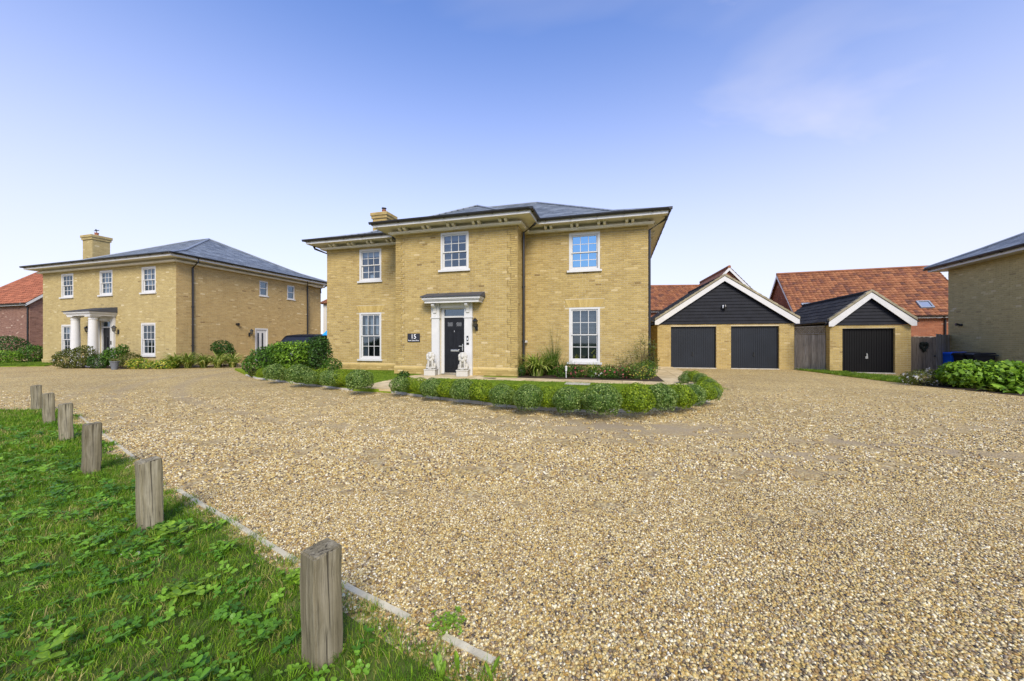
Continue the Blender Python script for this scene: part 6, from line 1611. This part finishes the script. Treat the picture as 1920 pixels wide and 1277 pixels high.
def leaf_shape(V, base, yaw, pitch, L, W, cup=.15):
    ca, sa = math.cos(yaw), math.sin(yaw); cp, sp = math.cos(pitch), math.sin(pitch)
    def P(u, v):   # u along, v across
        x = u * cp; z = u * sp - cup * abs(v) * -1 * 1.0 - .6 * u * u / max(L, 1e-3) * .25
        return (base[0] + ca * x - sa * v, base[1] + sa * x + ca * v, base[2] + z)
    prof = [(0, .06), (.3, .85), (.6, 1.0), (.85, .6), (1.0, .04)]
    for i in range(4):
        (u0, w0), (u1, w1) = prof[i], prof[i + 1]
        for s in (-1, 1): V.append([P(u0 * L, 0), P(u0 * L, s * w0 * W / 2), P(u1 * L, s * w1 * W / 2), P(u1 * L, 0)])
def weed(seed, stems=4, h=.07, L=.05, W=.035, spread=.05):
    r = random.Random(seed); V = []
    for _ in range(stems):
        a = r.uniform(0, 6.28); d = r.uniform(0, spread); b = (math.cos(a) * d, math.sin(a) * d, h * r.uniform(.35, 1.1)); w = .0018
        V.append([(b[0] * .5 - w, b[1] * .5, 0), (b[0] * .5 + w, b[1] * .5, 0), (b[0] + w, b[1], b[2]), (b[0] - w, b[1], b[2])])
        y0 = r.uniform(0, 6.28)
        for k in range(3): leaf_shape(V, b, y0 + k * 2.1 + r.uniform(-.3, .3), r.uniform(-.05, .75), L * r.uniform(.6, 1.25), W * r.uniform(.7, 1.15))
    return np.array(V)
def src(name, quads_list, mat):
    ms = []
    for q in quads_list:
        me = quads_mesh(name + '_source', q, np.full(len(q), .5)); me.materials.append(M[mat]); ms.append(me)
    return source_coll(name + '_sources', ms)
C, CF = .25, .125
def cells(poly_test, x0, x1, y0, y1, C=.25): 
    out = []; x = x0
    while x < x1:
        y = y0
        while y < y1:
            if poly_test(x + C / 2, y + C / 2): out.append((x, y))
            y += C
        x += C
    return out
def wedge(x, y, k=2.4, m=1.4): return abs(x) < k * y + m
from mathutils import noise as mnoise
LP = near_lawn_poly
lawn_near = cells(lambda x, y: (in_poly(x, y, LP) or in_poly(x - .055, y - .055, LP) or in_poly(x - .06, y + .03, LP)) and wedge(x, y) and y < 4.2, -9, .5, -.4, 4.25, CF)
lawn_far = cells(lambda x, y: in_poly(x, y, LP) and wedge(x, y) and y >= 4.2, -15, .5, 4.0, 7.25)
near_t = src('grass_tuft', [tuft(400 + i, 16, .040, .0028, .022, .9) for i in range(5)], 'grass_blade')
far_t = src('grass_tuft_far', [tuft(410 + i, 18, .045, .006, .035, .8) for i in range(4)], 'grass_blade')
scatter('grass', lawn_near, near_t, 1000, .5, 1.3, .3, 11, 'rough green grass of the near lawn', z=.006, cell=CF)
scatter('grass', lawn_far, far_t, 420, .7, 1.4, .25, 12, 'rough green grass at the far end of the near lawn', z=.006, cell=C)
weed_s = src('weed_leaves', [weed(420 + i, 7, .055, .028, .018, .06) for i in range(7)] + [weed(430, 5, .08, .046, .028, .05)], 'weed_leaf')
lawn_c = cells(lambda x, y: in_poly(x, y, LP) and in_poly(x + .08, y + .08, LP) and wedge(x, y) and y < 4.2, -9, .5, -.4, 4.25)
wc_ = [c for c in lawn_c + lawn_far if mnoise.noise((c[0] * .9 + 3.7, c[1] * .9, 0)) + .5 * mnoise.noise((c[0] * 2.3, c[1] * 2.3, 4)) > (.12 if c[1] < 1.9 else -.08)]
scatter('weeds', wc_, weed_s, 50, .55, 1.4, .3, 13, 'broad leaved weeds growing through the near lawn', z=.006, cell=C)
clover_s = src('clover', [weed(440 + i, 7, .035, .018, .016, .05) for i in range(4)], 'weed_leaf')
scatter('clover', lawn_c, clover_s, 80, .7, 1.4, .3, 14, 'small clover leaves in the near lawn', z=.006, cell=C)
# short mown turf
isl_lawn = cells(lambda x, y: in_poly(x, y, isl) and (lambda l: not (l.x > -3.8 and l.y > -1.35 and l.y < .1) and not (l.x > CXL - .1 and l.x < .1 and l.y > -.1) and not (l.x > 0 and l.y > -.6) and l.y < SB - .05)(HM.inverted() @ Vector((x, y, 0))) and not (abs((x - gp(698, 735).x) - (hw(-3.05, PY0).x - gp(698, 735).x) * (y - 9.4) / (hw(-3.05, PY0).y - 9.4)) < .62 and y < 12.6), -10, 8, 6.8, 17)
turf_s = src('turf', [tuft(450 + i, 20, .030, .006, .05, .7) for i in range(4)], 'lawn_blade')
scatter('grass', isl_lawn, turf_s, 150, .7, 1.2, .2, 15, 'short mown grass of the front lawn', z=.086, cell=C)
vp1, vp2 = [(p.x, p.y) for p in V1], [(p.x, p.y) for p in V2]
turf2 = src('turf_tall', [tuft(460 + i, 20, .07, .012, .06, .7) for i in range(3)], 'lawn_blade')
scatter('grass', cells(lambda x, y: in_poly(x, y, vp1), 8, 19, 7, 21), turf2, 110, .8, 1.3, .2, 16, 'grass of the strip before the fence and single garage', z=.031, cell=C)
scatter('grass', cells(lambda x, y: in_poly(x, y, vp2), -42, -20, 17, 26), turf2, 70, .8, 1.3, .2, 17, 'grass of the strip at the far left', z=.031, cell=C)
# loose gravel
def pebble(seed):
    bm = bmesh.new(); bmesh.ops.create_icosphere(bm, subdivisions=1, radius=1); r = random.Random(seed); sx, sy, sz = r.uniform(.75, 1.35), r.uniform(.7, 1.1), r.uniform(.5, .85)
    for v in bm.verts:
        k = 1 + r.uniform(-.17, .17); v.co = Vector((v.co.x * sx * k, v.co.y * sy * k, v.co.z * sz * k))
    me = bpy.data.meshes.new('pebble_source'); bm.to_mesh(me); bm.free(); me.polygons.foreach_set('use_smooth', [True] * len(me.polygons)); me.materials.append(M['pebble']); return me
peb = source_coll('pebble_sources', [pebble(470 + i) for i in range(8)])
def on_gravel(x, y): return not in_poly(x - .02, y - .03, LP) and not in_poly(x, y, isl)
g_near = cells(lambda x, y: on_gravel(x, y) and wedge(x, y, 1.75, .8), -7, 8, .3, 3.4, CF)
def worn(x, y):
    m = 0
    for cx_, cy_, rx_, ry_, an_, st_ in WORN:
        a = R(an_); u, v = x - cx_, y - cy_; d = math.hypot((u * math.cos(a) + v * math.sin(a)) / rx_, (-u * math.sin(a) + v * math.cos(a)) / ry_)
        m = max(m, st_ * min(1, max(0, (1.15 - d) / .8)))
    for cx_, cy_, r_, wd_, st_ in TRACKS: m = max(m, st_ * min(1, max(0, (wd_ - abs(math.hypot(x - cx_, y - cy_) - r_)) / (wd_ * .7))))
    return min(.86, m) * min(1, max(.35, .5 + 1.5 * mnoise.noise((x * 2.2, y * 2.2, 7))) )
g_mid = [c for c in cells(lambda x, y: on_gravel(x, y) and wedge(x, y, 1.7, .8), -15, 16, 3.4, 10.5, CF) if c[1] < 5 or rng.random() > ((c[1] - 5) / 5.5) ** .6]
g_near = [c for c in g_near if rng.random() > worn(c[0] + .06, c[1] + .06) * 1.1]
g_mid = [c for c in g_mid if rng.random() > worn(c[0] + .125, c[1] + .125) * 1.15]
scatter('gravel', g_near, peb, 11500, .0040, .0090, .7, 21, 'golden brown gravel stones of the drive close to the camera', z=.002, cell=CF, patch=.25)
scatter('gravel', g_mid, peb, 3300, .008, .0145, .7, 22, 'golden brown gravel stones of the drive farther out', z=.002, cell=CF, patch=.25)
# single weeds at the edge of the gravel
def weed_thing(name, loc, q, mat, label): 
    o = link_mesh(name, quads_mesh(name, q, np.random.default_rng(len(q)).uniform(.3, .9, len(q))), M[mat], None, loc); tag(o, label, 'weed')
weed_thing('creeping_weed', gp(838, 1182), weed(481, 34, .05, .018, .014, .085), 'leaf_bright', 'low round leaved weed growing over the broken edging board')
V = []
for k in range(11): leaf_shape(V, (rng.uniform(-.12, .12), rng.uniform(-.03, .03), .0), rng.uniform(0, 6.28), rng.uniform(.9, 1.35), rng.uniform(.07, .11), .024, .1)
weed_thing('broadleaf_weed', gp(868, 1276), np.array(V), 'leaf_bright', 'upright lance leaved weed at the bottom edge of the picture')
weed_thing('leafy_weed', gp(322, 1012), weed(482, 12, .07, .055, .035, .09), 'leaf_bright', 'leafy weed just right of the second post')
weed_thing('leafy_weed', gp(360, 1118), weed(483, 9, .06, .06, .035, .09), 'leaf_bright', 'leafy weed in the grass left of the nearest post')
weed_thing('leafy_weed', gp(108, 1245), weed(484, 4, .09, .055, .040, .06), 'leaf_bright', 'large three leaved weed at the bottom left')
weed_thing('leafy_weed', gp(545, 1105), weed(485, 10, .06, .045, .03, .06), 'leaf_bright', 'leafy weed touching the left face of the nearest post')
weed_thing('leafy_weed', gp(1022, 762), weed(486, 8, .16, .10, .08, .12), 'leaf_green', 'green weed poking through the kerb before the ball shrubs')
for (px, py, lb) in ((231, 1041, 'small white stone in the grass, left of a pair'), (258, 1040, 'small white stone in the grass, right of a pair')):
    o = one('white_stone', 'stone_white', None, lambda m: m.lathe([(.008, 0), (.013, .006), (.010, .014), (.003, .017)], (0, 0, 0), 8), smooth=True, loc=gp(px, py, .02)); tag(o, lb, 'stone', 'white stones in the grass')
